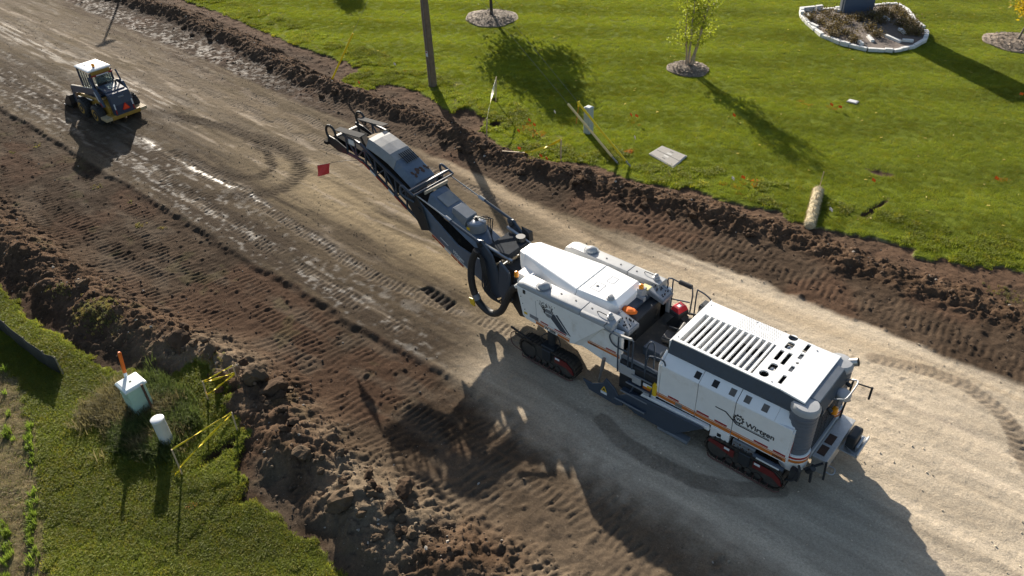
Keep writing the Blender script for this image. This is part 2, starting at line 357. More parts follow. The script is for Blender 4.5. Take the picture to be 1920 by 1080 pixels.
    m2, h2, c2 = berm(bu, amp_u, .62+.3*sstep(-34, -44, X), .75, 231, 0); Z += h2
    bs = C(.075, .047, .029)*(.6+.9*fbm(X, Y, 1.3, 4, 241))[..., None]
    bg = C(.155, .118, .08)*(.7+.6*sn2)[..., None]
    gsel = sstep(.35, .62, fbm(X+9, Y, .35, 3, 243))*sstep(-26, -19, X); b1 = bs*(1-gsel[..., None])+bg*gsel[..., None]
    mix(b1, np.clip(m1*1.3, 0, 1)*(1-grass)); mix(bs*(.85+.25*sn[..., None]), np.clip(m2*1.3, 0, 1)*(1-grass))
    mix(C(.17, .11, .07), (np.clip(m1+m2, 0, 1))*sstep(.6, .7, fbm(X, Y, 5, 2, 245))*.35*(1-grass))
    # scraped soil next to the turf
    scr = (1-grass)*sstep(1.4, .2, np.abs(turf))*upband*(1-m2); mix(C(.12, .075, .048), scr*.6)
    # weedy bits on the earth
    wd = sstep(.69, .74, fbm(X, Y, 1.1, 4, 251))*np.clip(lowband+m1, 0, 1)*(1-grass)*sstep(-12, -20, X); mix(C(.085, .085, .035), wd*.18)
    # ---- lawn
    gl = fbm(X, Y, .5, 4, 301); g2 = fbm(X, Y, 2.2, 3, 303); stripes = .5+.5*np.sin((Y*.95+X*.33+w1*1.2)*2*np.pi/2.3)
    gcol = C(.09, .115, .014)*(1-gl[..., None])+C(.13, .155, .02)*gl[..., None]
    gcol = gcol*(.75+.4*g2)[..., None]*(.92+.16*stripes)[..., None]
    gcol_l = C(.1, .115, .018)*(1-gl[..., None])+C(.15, .165, .03)*gl[..., None]; gcol_l = gcol_l*(.7+.5*g2)[..., None]
    mix(gcol, sstep(-.03, .05, lawn)); mix(gcol_l, sstep(-.03, .05, left))
    bare = sstep(.66, .74, fbm(X*1.0, Y*1.8, .55, 4, 311))*grass*sstep(34, 26, Y)*(lawn > .3); mix(C(.16, .12, .07), bare*.5)
    Z += grass*(.06+(fbm(X, Y, .25, 3, 321)-.5)*.12+(fbm(X, Y, 7, 2, 323)-.5)*.035)
    # field stubble at the far left
    fc = C(.13, .105, .055)*(.6+.8*fbm(X, Y, 3, 4, 331))[..., None]; mix(fc, fld); Z += fld*(fbm(X, Y, 3.5, 4, 333)-.5)*.12
    for poly, dep in HOLES:
        k = near & (X > min(p[0] for p in poly)-1) & (X < max(p[0] for p in poly)+1) & (Y > min(p[1] for p in poly)-1) & (Y < max(p[1] for p in poly)+1)
        if not k.any(): continue
        s = poly_sd(poly, X[k]+w2[k]*.15, Y[k]+w2[k]*.1); m = sstep(-.03, .1, s)
        zz = Z[k]; zz -= m*dep; Z[k] = zz
        cc = col[k]; mm = sstep(-.08, .03, s)[:, None]; col[k] = cc*(1-mm)+C(.07, .044, .03)*mm
        gg = grass[k]; grass[k] = gg*(1-sstep(-.08, .0, s))
    k = near; s = poly_sd(PIT, X[k], Y[k]); Z[k] -= .15*sstep(-.1, .2, s)
    s = poly_sd(GROOVE, X[k], Y[k]); m = sstep(-.02, .06, s); Z[k] -= m*(.05+.06*(np.sin(X[k]*2*np.pi/.3) > 0)); cc = col[k]; col[k] = cc*(1-m[:, None]*.8)+C(.03, .025, .022)*m[:, None]*.8
    # level pads under the machine's tracks and the loader's tyres
    for (x0, x1, y0, y1) in ((-13.3, -10.6, 14.4, 18.1), (-6.5, -3.7, 14.4, 18.1), (-45.5, -40.5, 13.8, 17.6)):
        m = sstep(0, .35, np.minimum(np.minimum(X-x0, x1-X), np.minimum(Y-y0, y1-Y))+.3); Z[:] = Z*(1-.85*m)
    out = (np.abs(X) > 90) | (Y > 75) | (Y < -8); Z[out & (Y > 75)] = .06
    return Z, np.clip(col, .008, .8), np.clip(wet, 0, 1), grass*(1-fld), lawn, left, fld
TZ, TCOL, TWET, TGRASS, TLAWN, TLEFT, TFIELD = terrain()
def zat(x, y):
    i = np.clip(np.searchsorted(xs, x)-1, 0, len(xs)-2); j = np.clip(np.searchsorted(ys, y)-1, 0, len(ys)-2)
    fx = np.clip((x-xs[i])/(xs[i+1]-xs[i]), 0, 1); fy = np.clip((y-ys[j])/(ys[j+1]-ys[j]), 0, 1)
    return (TZ[i, j]*(1-fx)+TZ[i+1, j]*fx)*(1-fy)+(TZ[i, j+1]*(1-fx)+TZ[i+1, j+1]*fx)*fy
def samp(A, x, y):
    i = np.clip(np.searchsorted(xs, x)-1, 0, len(xs)-2); j = np.clip(np.searchsorted(ys, y)-1, 0, len(ys)-2); return A[i, j]
def ground_mesh():
    nx, ny = X.shape; co = np.stack([X, Y, TZ], -1).reshape(-1, 3).astype(np.float32)
    idx = np.arange(nx*ny).reshape(nx, ny)
    q = np.stack([idx[:-1, :-1], idx[1:, :-1], idx[1:, 1:], idx[:-1, 1:]], -1).reshape(-1, 4)
    me = bpy.data.meshes.new('ground'); me.vertices.add(len(co)); me.vertices.foreach_set('co', co.ravel())
    me.loops.add(q.size); me.loops.foreach_set('vertex_index', q.ravel().astype(np.int32))
    me.polygons.add(len(q)); me.polygons.foreach_set('loop_start', np.arange(0, q.size, 4, dtype=np.int32))
    me.polygons.foreach_set('use_smooth', np.ones(len(q), bool))
    me.update(calc_edges=True)
    a = me.attributes.new('earth', 'FLOAT_COLOR', 'POINT'); c4 = np.ones((len(co), 4), np.float32); c4[:, :3] = TCOL.reshape(-1, 3); a.data.foreach_set('color', c4.ravel())
    a = me.attributes.new('wet', 'FLOAT', 'POINT'); a.data.foreach_set('value', TWET.reshape(-1).astype(np.float32))
    a = me.attributes.new('turf', 'FLOAT', 'POINT'); a.data.foreach_set('value', TGRASS.reshape(-1).astype(np.float32))
    m, nt, b = nodemat('earth'); N = nt.nodes; L = nt.links
    at = N.new('ShaderNodeAttribute'); at.attribute_name = 'earth'; aw = N.new('ShaderNodeAttribute'); aw.attribute_name = 'wet'; ag = N.new('ShaderNodeAttribute'); ag.attribute_name = 'turf'
    tc = N.new('ShaderNodeTexCoord')
    n = N.new('ShaderNodeTexNoise'); n.inputs['Scale'].default_value = 14; n.inputs['Detail'].default_value = 8; n.inputs['Roughness'].default_value = .75; L.new(tc.outputs['Object'], n.inputs['Vector'])
    mr = N.new('ShaderNodeMapRange'); mr.inputs[1].default_value = .3; mr.inputs[2].default_value = .7; mr.inputs[3].default_value = .72; mr.inputs[4].default_value = 1.28; L.new(n.outputs[0], mr.inputs[0])
    sc = N.new('ShaderNodeVectorMath'); sc.operation = 'SCALE'; L.new(at.outputs['Color'], sc.inputs[0])
    nb = N.new('ShaderNodeTexNoise'); nb.inputs['Scale'].default_value = 45; nb.inputs['Detail'].default_value = 3; L.new(tc.outputs['Object'], nb.inputs['Vector'])
    mb_ = N.new('ShaderNodeMapRange'); mb_.inputs[1].default_value = .3; mb_.inputs[2].default_value = .7; mb_.inputs[3].default_value = .82; mb_.inputs[4].default_value = 1.18; L.new(nb.outputs[0], mb_.inputs[0])
    mm_ = N.new('ShaderNodeMath'); mm_.operation = 'MULTIPLY'; L.new(mr.outputs[0], mm_.inputs[0]); L.new(mb_.outputs[0], mm_.inputs[1]); L.new(mm_.outputs[0], sc.inputs['Scale'])
    vo = N.new('ShaderNodeTexVoronoi'); vo.inputs['Scale'].default_value = 16; L.new(tc.outputs['Object'], vo.inputs['Vector'])
    st = N.new('ShaderNodeMapRange'); st.inputs[1].default_value = .16; st.inputs[2].default_value = .1; L.new(vo.outputs['Distance'], st.inputs[0])
    sh = N.new('ShaderNodeSeparateColor'); L.new(vo.outputs['Color'], sh.inputs[0])
    pick = N.new('ShaderNodeMath'); pick.operation = 'GREATER_THAN'; pick.inputs[1].default_value = .8; L.new(sh.outputs[0], pick.inputs[0])
    pm = N.new('ShaderNodeMath'); pm.operation = 'MULTIPLY'; L.new(st.outputs[0], pm.inputs[0]); L.new(pick.outputs[0], pm.inputs[1])
    ng = N.new('ShaderNodeMath'); ng.operation = 'SUBTRACT'; ng.inputs[0].default_value = 1; L.new(ag.outputs['Fac'], ng.inputs[1])
    pm2 = N.new('ShaderNodeMath'); pm2.operation = 'MULTIPLY'; L.new(pm.outputs[0], pm2.inputs[0]); L.new(ng.outputs[0], pm2.inputs[1])
    pm3 = N.new('ShaderNodeMath'); pm3.operation = 'MULTIPLY'; pm3.inputs[1].default_value = .55; L.new(pm2.outputs[0], pm3.inputs[0])
    mx = N.new('ShaderNodeMix'); mx.data_type = 'RGBA'; mx.inputs[7].default_value = (.33, .29, .24, 1); L.new(pm3.outputs[0], mx.inputs[0]); L.new(sc.outputs[0], mx.inputs[6])
    wd = N.new('ShaderNodeMapRange'); wd.inputs[3].default_value = 1; wd.inputs[4].default_value = .6; L.new(aw.outputs['Fac'], wd.inputs[0])
    s2 = N.new('ShaderNodeVectorMath'); s2.operation = 'SCALE'; L.new(mx.outputs[2], s2.inputs[0]); L.new(wd.outputs[0], s2.inputs['Scale']); L.new(s2.outputs[0], b.inputs['Base Color'])
    wr = N.new('ShaderNodeMapRange'); wr.inputs[3].default_value = 1.0; wr.inputs[4].default_value = .46; L.new(aw.outputs['Fac'], wr.inputs[0]); L.new(wr.outputs[0], b.inputs['Roughness'])
    sp = N.new('ShaderNodeMapRange'); sp.inputs[3].default_value = .04; sp.inputs[4].default_value = .5; L.new(aw.outputs['Fac'], sp.inputs[0]); L.new(sp.outputs[0], b.inputs['Specular IOR Level'])
    bp = N.new('ShaderNodeBump'); bp.inputs['Strength'].default_value = .8; bp.inputs['Distance'].default_value = .035; L.new(n.outputs[0], bp.inputs['Height']); L.new(bp.outputs[0], b.inputs['Normal'])
    o = finish('ground', me, m); o['kind'] = 'structure'; return o
ground = ground_mesh()

# ================================================================== cold milling machine
WHITE = mat('white_paint', (.8, .8, .785), .4, var=.03, scale=3.5, dirt=(.5, .44, .35), dirt_amt=.1, coat=.15)
WSIDE = mat('white_panel_paint', (.78, .78, .765), .35, var=.04, scale=3, dirt=(.42, .35, .26), dirt_amt=.2, coat=.1)
LGREY = mat('light_grey_paint', (.34, .345, .35), .4, var=.06, dirt=(.4, .36, .3), dirt_amt=.06)
MGREY = mat('mid_grey_paint', (.17, .185, .205), .42, var=.07, dirt=(.25, .22, .18), dirt_amt=.08)
NAVY = mat('slate_blue_paint', (.042, .057, .08), .42, var=.1, dirt=(.2, .17, .13), dirt_amt=.06)
SLATE = mat('dusty_slate_paint', (.105, .135, .18), .36, var=.14, scale=4, dirt=(.27, .23, .18), dirt_amt=.16)
DUSTY = mat('dusty_cover_paint', (.22, .22, .22), .4, var=.15, scale=3, dirt=(.34, .3, .24), dirt_amt=.32)
DARK = mat('dark_machine_paint', (.018, .021, .025), .5, var=.2, dirt=(.12, .1, .075), dirt_amt=.14)
BLACK = mat('black_cavity', (.008, .008, .009), .7, var=.2)
RUBBER = mat('black_rubber', (.02, .02, .021), .62, var=.2, dirt=(.13, .11, .085), dirt_amt=.1)
STEEL = mat('bare_steel', (.42, .43, .44), .3, .9, var=.1)
ALU = mat('tread_plate_aluminium', (.5, .5, .49), .42, .75, var=.12, scale=12, dirt=(.3, .26, .2), dirt_amt=.14, bump=.3, bscale=90)
TRACK = mat('muddy_track_steel', (.045, .037, .03), .62, .2, var=.3, dirt=(.17, .125, .085), dirt_amt=.26, bump=.4)
TRACKF = mat('track_frame_steel', (.05, .045, .04), .6, .1, var=.25, dirt=(.2, .15, .1), dirt_amt=.22)
ORANGE = mat('orange_stripe', (.56, .16, .02), .4, var=.06)
RED = mat('red_stripe', (.32, .018, .014), .4, var=.06)
REDP = mat('red_guard_paint', (.13, .014, .013), .45, var=.15, dirt=(.16, .12, .085), dirt_amt=.16)
BEACON = mat('amber_lens', (.85, .3, .01), .15, var=.05, coat=.5)
FLOORM = mat('platform_floor', (.075, .066, .056), .75, var=.2, dirt=(.22, .18, .13), dirt_amt=.25, bump=.3)
SEATM = mat('grey_vinyl', (.055, .052, .05), .55, var=.15)
INK = mat('black_lettering', (.012, .012, .014), .5, var=.02)
INKW = mat('white_lettering', (.62, .64, .65), .5, var=.04)
YEL = mat('yellow_plate', (.7, .46, .02), .45, var=.06)
TAUPE = mat('roof_slot_inside', (.11, .1, .09), .7, var=.2)
PIPE = mat('polished_exhaust', (.55, .52, .47), .28, .85, var=.12)
RUST = mat('rust_brown', (.07, .032, .018), .7, var=.3)
REDTUBE = mat('red_primer_tube', (.1, .04, .03), .6, var=.2, dirt=(.15, .11, .08), dirt_amt=.2)
GLASSY = mat('dark_glass', (.03, .04, .05), .08, var=.1, spec=.7)

COLM = mat('column_grey_paint', (.1, .115, .14), .45, var=.08, dirt=(.2, .17, .13), dirt_amt=.1)
YC = 16.2
def mir(y): return 2*YC-y
M = thing('milling_machine', 'large white and slate cold milling machine on four crawler tracks with raised conveyor', 'milling machine', (-8.5, YC, 0))
def part(mb, name, m, parent=M, bevel=0.0, smooth=False, seg=1, label=None):
    o = mb.build(name, m, parent, bevel, smooth, seg)
    if label: o['label'] = label
    return o
def plate(name, outer, holes, z0, z1, m, parent):              # flat plate with real openings
    cu = bpy.data.curves.new(name, 'CURVE'); cu.dimensions = '2D'; cu.fill_mode = 'BOTH'; cu.extrude = (z1-z0)/2
    for ring in [outer]+holes:
        sp = cu.splines.new('POLY'); sp.points.add(len(ring)-1); sp.use_cyclic_u = True
        for p, q in zip(sp.points, ring): p.co = (q[0], q[1], 0, 1)
    tmp = bpy.data.objects.new('tmp', cu); me = bpy.data.meshes.new_from_object(tmp); bpy.data.objects.remove(tmp); bpy.data.curves.remove(cu)
    me.transform(Matrix.Translation((0, 0, (z0+z1)/2))); me.materials.clear()
    return finish(name, me, m, parent)
def lettering(name, text, size, origin, u, v, m, parent, bold=0.0, align='LEFT', depth=.003, shear=0, xs_=1.0):
    cu = bpy.data.curves.new(name, 'FONT'); cu.body = text; cu.size = size; cu.extrude = depth; cu.offset = bold; cu.align_x = align; cu.shear = shear
    tmp = bpy.data.objects.new('tmp', cu); me = bpy.data.meshes.new_from_object(tmp); bpy.data.objects.remove(tmp); bpy.data.curves.remove(cu)
    u = Vector(u).normalized(); v = Vector(v).normalized(); w = u.cross(v)
    T = Matrix(((u.x, v.x, w.x, origin[0]), (u.y, v.y, w.y, origin[1]), (u.z, v.z, w.z, origin[2]), (0, 0, 0, 1)))
    me.transform(T @ Matrix.Diagonal((xs_, 1, 1, 1))); me.materials.clear(); return finish(name, me, m, parent)
def ring(cx, cy, r, n=22, ax=1.0): return [(cx+ax*r*math.cos(2*math.pi*i/n), cy+r*math.sin(2*math.pi*i/n)) for i in range(n)]
def slot(cx, cy, hx, hy, r, n=5):                               # rounded rectangle
    out = []
    for k, (sx, sy) in enumerate(((1, 1), (-1, 1), (-1, -1), (1, -1))):
        for i in range(n):
            a = k*math.pi/2+i/(n-1)*math.pi/2; out.append((cx+sx*(hx-r)+r*math.cos(a), cy+sy*(hy-r)+r*math.sin(a)))
    return out

# ---------------- crawlers
pad_me = None
def crawler(x0, x1, y0, y1, steer, name, guards):
    global pad_me
    ro = .40; R0 = ro-.045; zc = ro; L = x1-x0; yc = (y0+y1)/2; w = y1-y0
    mb = MB().prism([(x0+.2, .14), (x1-.2, .14), (x1-.1, .42), (x1-.35, .64), (x0+.35, .64), (x0+.1, .42)], y0+.07, y1-.07)
    fr = part(mb, name, TRACKF, bevel=.02)
    for xx in (x0+R0+.03, x1-R0-.03):
        part(MB().cyl((xx, y0+.03, zc-.02), (xx, y1-.03, zc-.02), R0-.06, 20), 'drive_wheel', TRACKF, fr)
    for k in range(6):
        xx = x0+.5+(L-1.0)*k/5; part(MB().cyl((xx, y0+.04, .15), (xx, y1-.04, .15), .1, 12), 'roller', TRACKF, fr)
    # pads round the loop
    st = L-2*ro; per = 2*st+2*math.pi*R0; n = 38
    if pad_me is None:
        pm = MB().box(-.072, .072, -.19, .19, -.018, .022).box(-.066, -.036, -.186, .186, .0215, .047)
        o = pm.build('track_pad', TRACK); pad_me = o.data; bpy.data.objects.remove(o)
    for k in range(n):
        s = (k+.5)*per/n
        if s < st: p = (x0+ro+s, zc+R0); a = 0
        elif s < st+math.pi*R0: t = (s-st)/R0; p = (x1-ro+R0*math.sin(t), zc+R0*math.cos(t)); a = t
        elif s < 2*st+math.pi*R0: p = (x1-ro-(s-st-math.pi*R0), zc-R0); a = math.pi
        else: t = (s-2*st-math.pi*R0)/R0+math.pi; p = (x0+ro+R0*math.sin(t), zc+R0*math.cos(t)); a = t
        o = bpy.data.objects.new('track_pad', pad_me); COL.objects.link(o); o.parent = fr
        o.location = Vector((p[0], yc, p[1])); o.location -= Vector(fr.location)+Vector(M.location); o.rotation_euler = (0, a, 0)
    g0, g1 = guards
    for (a, b, fl) in ((x0+.1, x0+.1+g0, 1), (x1-.1-g1, x1-.08, -1)):
        if b-a < .1: continue
        for yy in (y0-.012, y1-.008):
            pts = [(a, .56), (a+.06, .70), (b, .66), (b, .40), (b-.12, .42), (a+(b-a)*.3, .54)] if fl > 0 else [(a, .44), (a, .68), (b-.3, .66), (b-.08, .5), (b, .3), (b-.06, .28), (b-.3, .44)]
            part(MB().prism(pts, yy, yy+.02), 'red_guard', REDP, fr)
        part(MB().box(a+.5 if fl > 0 else a+.03, (a+.66) if fl > 0 else a+.2, y0-.016, y0-.0125, .58, .66), 'white_decal', INKW, fr)
    part(MB().tube(smooth_path([(x0+.15, y0-.02, .1), (x0+.25, y0-.1, .09), (x0+.5, y0-.1, .08), (x1-.5, y0-.1, .08), (x1-.22, y0-.1, .09), (x1-.1, y0-.02, .1)], 4), .022, 6), 'guard_tube', REDTUBE, fr)
    for k in range(8):
        xx = x0+.45+(L-.9)*k/7; part(MB().bar((xx, y0-.1, .085), (xx, y0+.08, .12), .025, .02), 'tube_bracket', REDTUBE, fr)
    xm = (x0+x1)/2
    yi = yc
    part(MB().box(xm-.26, xm+.26, y0+.02, y1-.02, .6, .86).box(xm-.17, xm+.17, y0-.05, y0+.02, .36, .78), 'yoke', DARK, fr, bevel=.02)
    yi = yc+(.13 if yc < YC else -.13)
    part(MB().cyl((xm, yi, .8), (xm, yi, 1.5), .14, 16).cyl((xm, yi, 1.05), (xm, yi, 1.5), .17, 16), 'lifting_column', DARK, fr)
    part(MB().tube(smooth_path([(xm+.2, yc+.1, 1.3), (xm+.42, yc-.02, 1.1), (xm+.28, yc, .87)], 5), .022, 6), 'hydraulic_hose', RUBBER, fr); part(MB().tube(smooth_path([(xm-.1, yc, 1.3), (xm-.3, yc-.1, 1.1), (xm-.2, yc-.05, .86)], 5), .02, 6), 'hydraulic_hose', RUBBER, fr)
    return fr
cf = crawler(-13.12, -10.78, 14.58, 14.96, 0, 'front_crawler', (0, .75)); crawler(-13.12, -10.78, mir(14.96), mir(14.58), 0, 'front_crawler', (0, .75))
cr_ = crawler(-6.28, -3.86, 14.62, 15.0, 0, 'rear_crawler', (.8, .85)); crawler(-6.28, -3.86, mir(15.0), mir(14.62), 0, 'rear_crawler', (.8, .85))
part(MB().tube(smooth_path([(-13.3, 14.7, .75), (-13.42, 14.56, .72), (-13.3, 14.46, .42), (-12.9, 14.46, .3)], 5), .018, 6), 'bumper_rail', REDTUBE, cf)
part(MB().bar((-13.45, 14.6, .95), (-12.6, 14.6, .8), .05, .05).bar((-13.3, 14.62, .75), (-12.5, 14.62, .62), .02, .1), 'scraper_arm', DARK, cf)

# ---------------- chassis and drum housing
part(MB().box(-13.3, -9.4, 15.05, mir(15.05), 1.35, 2.55).box(-12.9, -3.95, 15.3, mir(15.3), .95, 1.4), 'chassis', DARK, bevel=.03)
part(MB().box(-9.3, -7.0, 14.82, mir(14.82), .55, 1.7).prism([(-9.25, .56), (-7.0, .56), (-7.2, .1), (-9.1, .1)], 14.92, mir(14.92)), 'drum_housing', DARK, bevel=.02)
for s in (0, 1):
    f = (lambda y: y) if s == 0 else mir
    a, b = sorted((f(14.5), f(14.56)))
    o = part(MB().prism([(-9.15, .42), (-8.5, .18), (-7.45, .16), (-7.1, .3), (-6.3, 1.02), (-8.45, .93), (-8.75, .86), (-9.1, .6)], a, b), 'skirt_plate', NAVY, bevel=.015)
    o2 = part(MB().prism([(-10.45, .5), (-10.2, .18), (-9.2, .12), (-8.95, .25), (-9.25, .75), (-9.6, 1.0), (-9.7, .75), (-10.1, .5)], a-.02, b-.02), 'edge_guard_plate', NAVY, bevel=.015)
    if s == 0:
        part(MB().prism([(-9.75, .45), (-9.53, .45), (-9.64, .66)], a-.024, a-.0205), 'warning_triangle', YEL, o2)
        part(MB().prism([(-9.695, .485), (-9.585, .485), (-9.64, .6)], a-.0275, a-.0245), 'warning_pictogram', INK, o2)
        part(MB().box(-9.76, -9.53, a-.024, a-.0205, .33, .43), 'warning_notice', INKW, o2)
    part(MB().box(-7.75, -6.75, a+.02, a+.25, .04, .16), 'side_ski', MGREY, bevel=.01)
    cy = f(14.62)
    part(MB().cyl((-9.95, cy, .5), (-9.78, cy, 1.55), .035, 10).cyl((-9.85, cy, 1.1), (-9.78, cy, 1.6), .06, 10), 'side_plate_cylinder', STEEL)
# boarding steps between the bodies, near side
part(MB().box(-9.28, -8.0, 14.72, 14.9, .7, 1.75), 'boarding_frame', DARK, bevel=.01)
for k in range(4):
    zz = .45+k*.33; yy = 14.42+k*.09
    part(MB().box(-9.2+.12*k, -8.15, yy, yy+.2, zz, zz+.04), 'step', NAVY, bevel=.008)
    part(MB().bar((-9.2+.12*k, yy-.01, zz+.05), (-8.15, yy-.01, zz+.05), .02, .05), 'step_nosing', MGREY)
part(MB().bar((-8.95, 14.5, .35), (-8.5, 14.8, 1.75), .05, .03).bar((-8.2, 14.5, .35), (-8.1, 14.8, 1.75), .05, .03), 'ladder_rail', NAVY)
part(MB().box(-9.3, -8.75, 14.68, 14.72, 1.3, 1.66).box(-8.8, -8.5, 14.66, 14.7, 1.2, 1.45), 'hinge_bracket', LGREY, bevel=.01)
part(MB().cyl((-8.05, 14.74, 1.1), (-8.05, 14.74, 1.5), .09, 12).cyl((-8.05, 14.74, 1.5), (-8.05, 14.74, 1.56), .06, 12), 'filter_canister', YEL)

# ---------------- front body
for s in (0, 1):
    f = (lambda y: y) if s == 0 else mir
    def pr(poly, y0, y1, name, m, bevel=.015, parent=M):
        a, b = sorted((f(y0), f(y1))); return part(MB().prism(poly, a, b), name, m, parent, bevel)
    cover = pr([(-13.24, 2.70), (-13.0, 1.62), (-12.85, 1.52), (-11.1, 1.44), (-10.95, 1.5), (-9.98, 2.55), (-9.8, 2.72)], 14.68, 14.8, 'side_cover', WSIDE, .02)
    low = pr([(-11.2, 1.5), (-10.5, 1.42), (-9.9, 1.3), (-9.33, 1.22), (-9.33, 2.66), (-9.9, 2.62), (-10.2, 2.35)], 14.8, 14.95, 'rear_side_cover', WSIDE, .015)
    lg = MB().hexa([(-11.05, f(14.69), 1.47), (-10.02, f(14.69), 2.54), (-9.9, f(14.8), 2.62), (-10.75, f(14.8), 1.45), (-11.05, f(14.79), 1.47), (-10.02, f(14.79), 2.54), (-9.9, f(14.9), 2.62), (-10.75, f(14.9), 1.45)])
    part(lg, 'recess_ledge', WSIDE)
    part(MB().bar((-10.78, f(14.74), 1.72), (-10.02, f(14.74), 2.56), .03, .03), 'grab_bar', LGREY, low)
    # fender with rounded shoulder, two segments
    def fend(xa, xb, front):
        prof = [(14.685, 2.70), (14.69, 2.78), (14.73, 2.84), (14.82, 2.875), (15.22, 2.89), (15.25, 2.6), (14.72, 2.58)]
        rings = []
        if front: rings.append([(xa-.02, f(15.0+(y-15.0)*.8), 2.55+(z-2.6)*.3) for y, z in prof]); rings.append([(xa+.06, f(15.0+(y-15.0)*.96), 2.58+(z-2.6)*.75) for y, z in prof]); xa += .3
        for x in (xa, xb): rings.append([(x, f(y), z) for y, z in prof])
        return part(MB().loft(rings), 'fender', LGREY, bevel=.01, smooth=True)
    fa = fend(-13.28, -10.78, True); fb = fend(-10.76, -9.62, False)
    part(MB().dome((-12.35, f(14.97), 2.887), .2, .15, 18), 'dome_lamp', LGREY, fa, smooth=True)
    part(MB().cyl((-12.35, f(14.97), 2.87), (-12.35, f(14.97), 2.9), .25, 20), 'dome_base', MGREY, fa)
    for xx in (-11.7, -11.15): part(MB().cyl((xx, f(15.02), 2.88), (xx, f(15.02), 2.896), .03, 10), 'bolt', DARK, fa)
    part(MB().cyl((-10.55, f(15.02), 2.88), (-10.55, f(15.02), 2.896), .03, 10), 'bolt', DARK, fb)
    part(MB().lathe((-9.86, f(14.98), 2.885), [(.11, 0), (.11, .06), (.07, .08), (.06, .16), (.02, .19)], 14), 'joystick_cap', LGREY, fb, smooth=True)
    part(MB().tube(smooth_path([(-10.3, f(14.95), 2.885), (-10.28, f(14.95), 2.95), (-9.98, f(14.95), 2.95), (-9.96, f(14.95), 2.885)], 4), .013, 6), 'grab_handle', DARK, fb)
    part(MB().box(-12.95, -12.86, min(f(14.665), f(14.72)), max(f(14.665), f(14.72)), 2.52, 2.66), 'latch', DARK, cover)
    if s == 0:
        yv = 14.676
        for (zc, h, m, a, b) in ((1.60, .075, ORANGE, -12.5, -11.12), (1.715, .05, RED, -12.3, -11.6)):
            pass
        def strip(x0, x1, z0, z1, m, name, y=14.675, parent=cover, sl=0.0):
            part(MB().prism([(x0, z0), (x1, z0-sl), (x1, z1-sl), (x0, z1)], y, y+.006), name, m, parent)
        strip(-12.45, -12.12, 1.545, 1.63, ORANGE, 'orange_stripe', sl=.018)
        strip(-11.58, -11.12, 1.50, 1.585, ORANGE, 'orange_stripe', sl=.025)
        strip(-12.5, -11.1, 1.655, 1.675, ORANGE, 'orange_pinstripe', sl=.06)
        strip(-12.26, -11.95, 1.70, 1.75, RED, 'red_marking', sl=.012); strip(-11.95, -11.72, 1.69, 1.735, INKW, 'white_marking', sl=.008); strip(-11.7, -11.25, 1.68, 1.73, RED, 'red_marking', sl=.018)
        lettering('model_lettering', 'W 250i', .125, (-12.1, 14.674, 1.535), (1, 0, -.05), (.05, 0, 1), INK, cover, .004, xs_=1.15)
        strip(-12.93, -12.8, 1.72, 1.8, YEL, 'warning_sticker'); strip(-12.7, -12.35, 1.69, 1.82, MGREY, 'notice_plate', sl=.01)
        strip(-10.52, -9.36, 1.70, 1.775, ORANGE, 'orange_stripe', 14.795, low, .0); strip(-10.48, -9.36, 1.80, 1.82, ORANGE, 'orange_pinstripe', 14.795, low)
        strip(-9.85, -9.5, 1.84, 1.885, RED, 'red_marking', 14.795, low)
        lettering('serial_lettering', '375021', .085, (-10.42, 14.7935, 1.708), (1, 0, 0), (0, 0, 1), INK, low, .003, xs_=1.1)
        # emblem: dot cloud, dark diagonal bands and round badge
        part(MB().prism([(-11.95, 2.15), (-11.72, 2.28), (-11.18, 1.73), (-11.48, 1.735)], yv-.001, yv+.004), 'diagonal_band', NAVY, cover)
        part(MB().prism([(-11.66, 2.27), (-11.6, 2.31), (-11.07, 1.73), (-11.13, 1.73)], yv-.001, yv+.004), 'diagonal_band', NAVY, cover)
        part(MB().cyl((-11.93, yv-.006, 2.2), (-11.93, yv+.004, 2.2), .145, 22), 'badge', MGREY, cover)
        lettering('badge_lettering', 'WIRTGEN', .058, (-11.93, yv-.0075, 2.18), (1, 0, 0), (0, 0, 1), INKW, cover, .002, 'CENTER')
        dots = MB()
        for k in range(150):
            t = random.random(); zz = 2.14+.42*t**.8; xx = -12.02+.12*random.random()+(random.random()-.5)*.5*(.4+t)-.1*t
            r = .006+.014*(1-t)
            dots.box(xx-r, xx+r, yv-.0005, yv+.004, zz-r, zz+r)
        o = part(dots, 'dot_pattern', INK, cover); o['kind'] = 'stuff'
        for (xx, zz) in ((-13.05, 2.35), (-12.98, 2.1), (-12.9, 1.9)): part(MB().cyl((xx, 14.672, zz), (xx, 14.69, zz), .016, 8), 'bolt', DARK, cover)
        part(MB().prism([(-12.46, 2.45), (-12.453, 2.45), (-12.4, 1.65), (-12.407, 1.65)], 14.6765, 14.682), 'panel_seam', MGREY, cover)
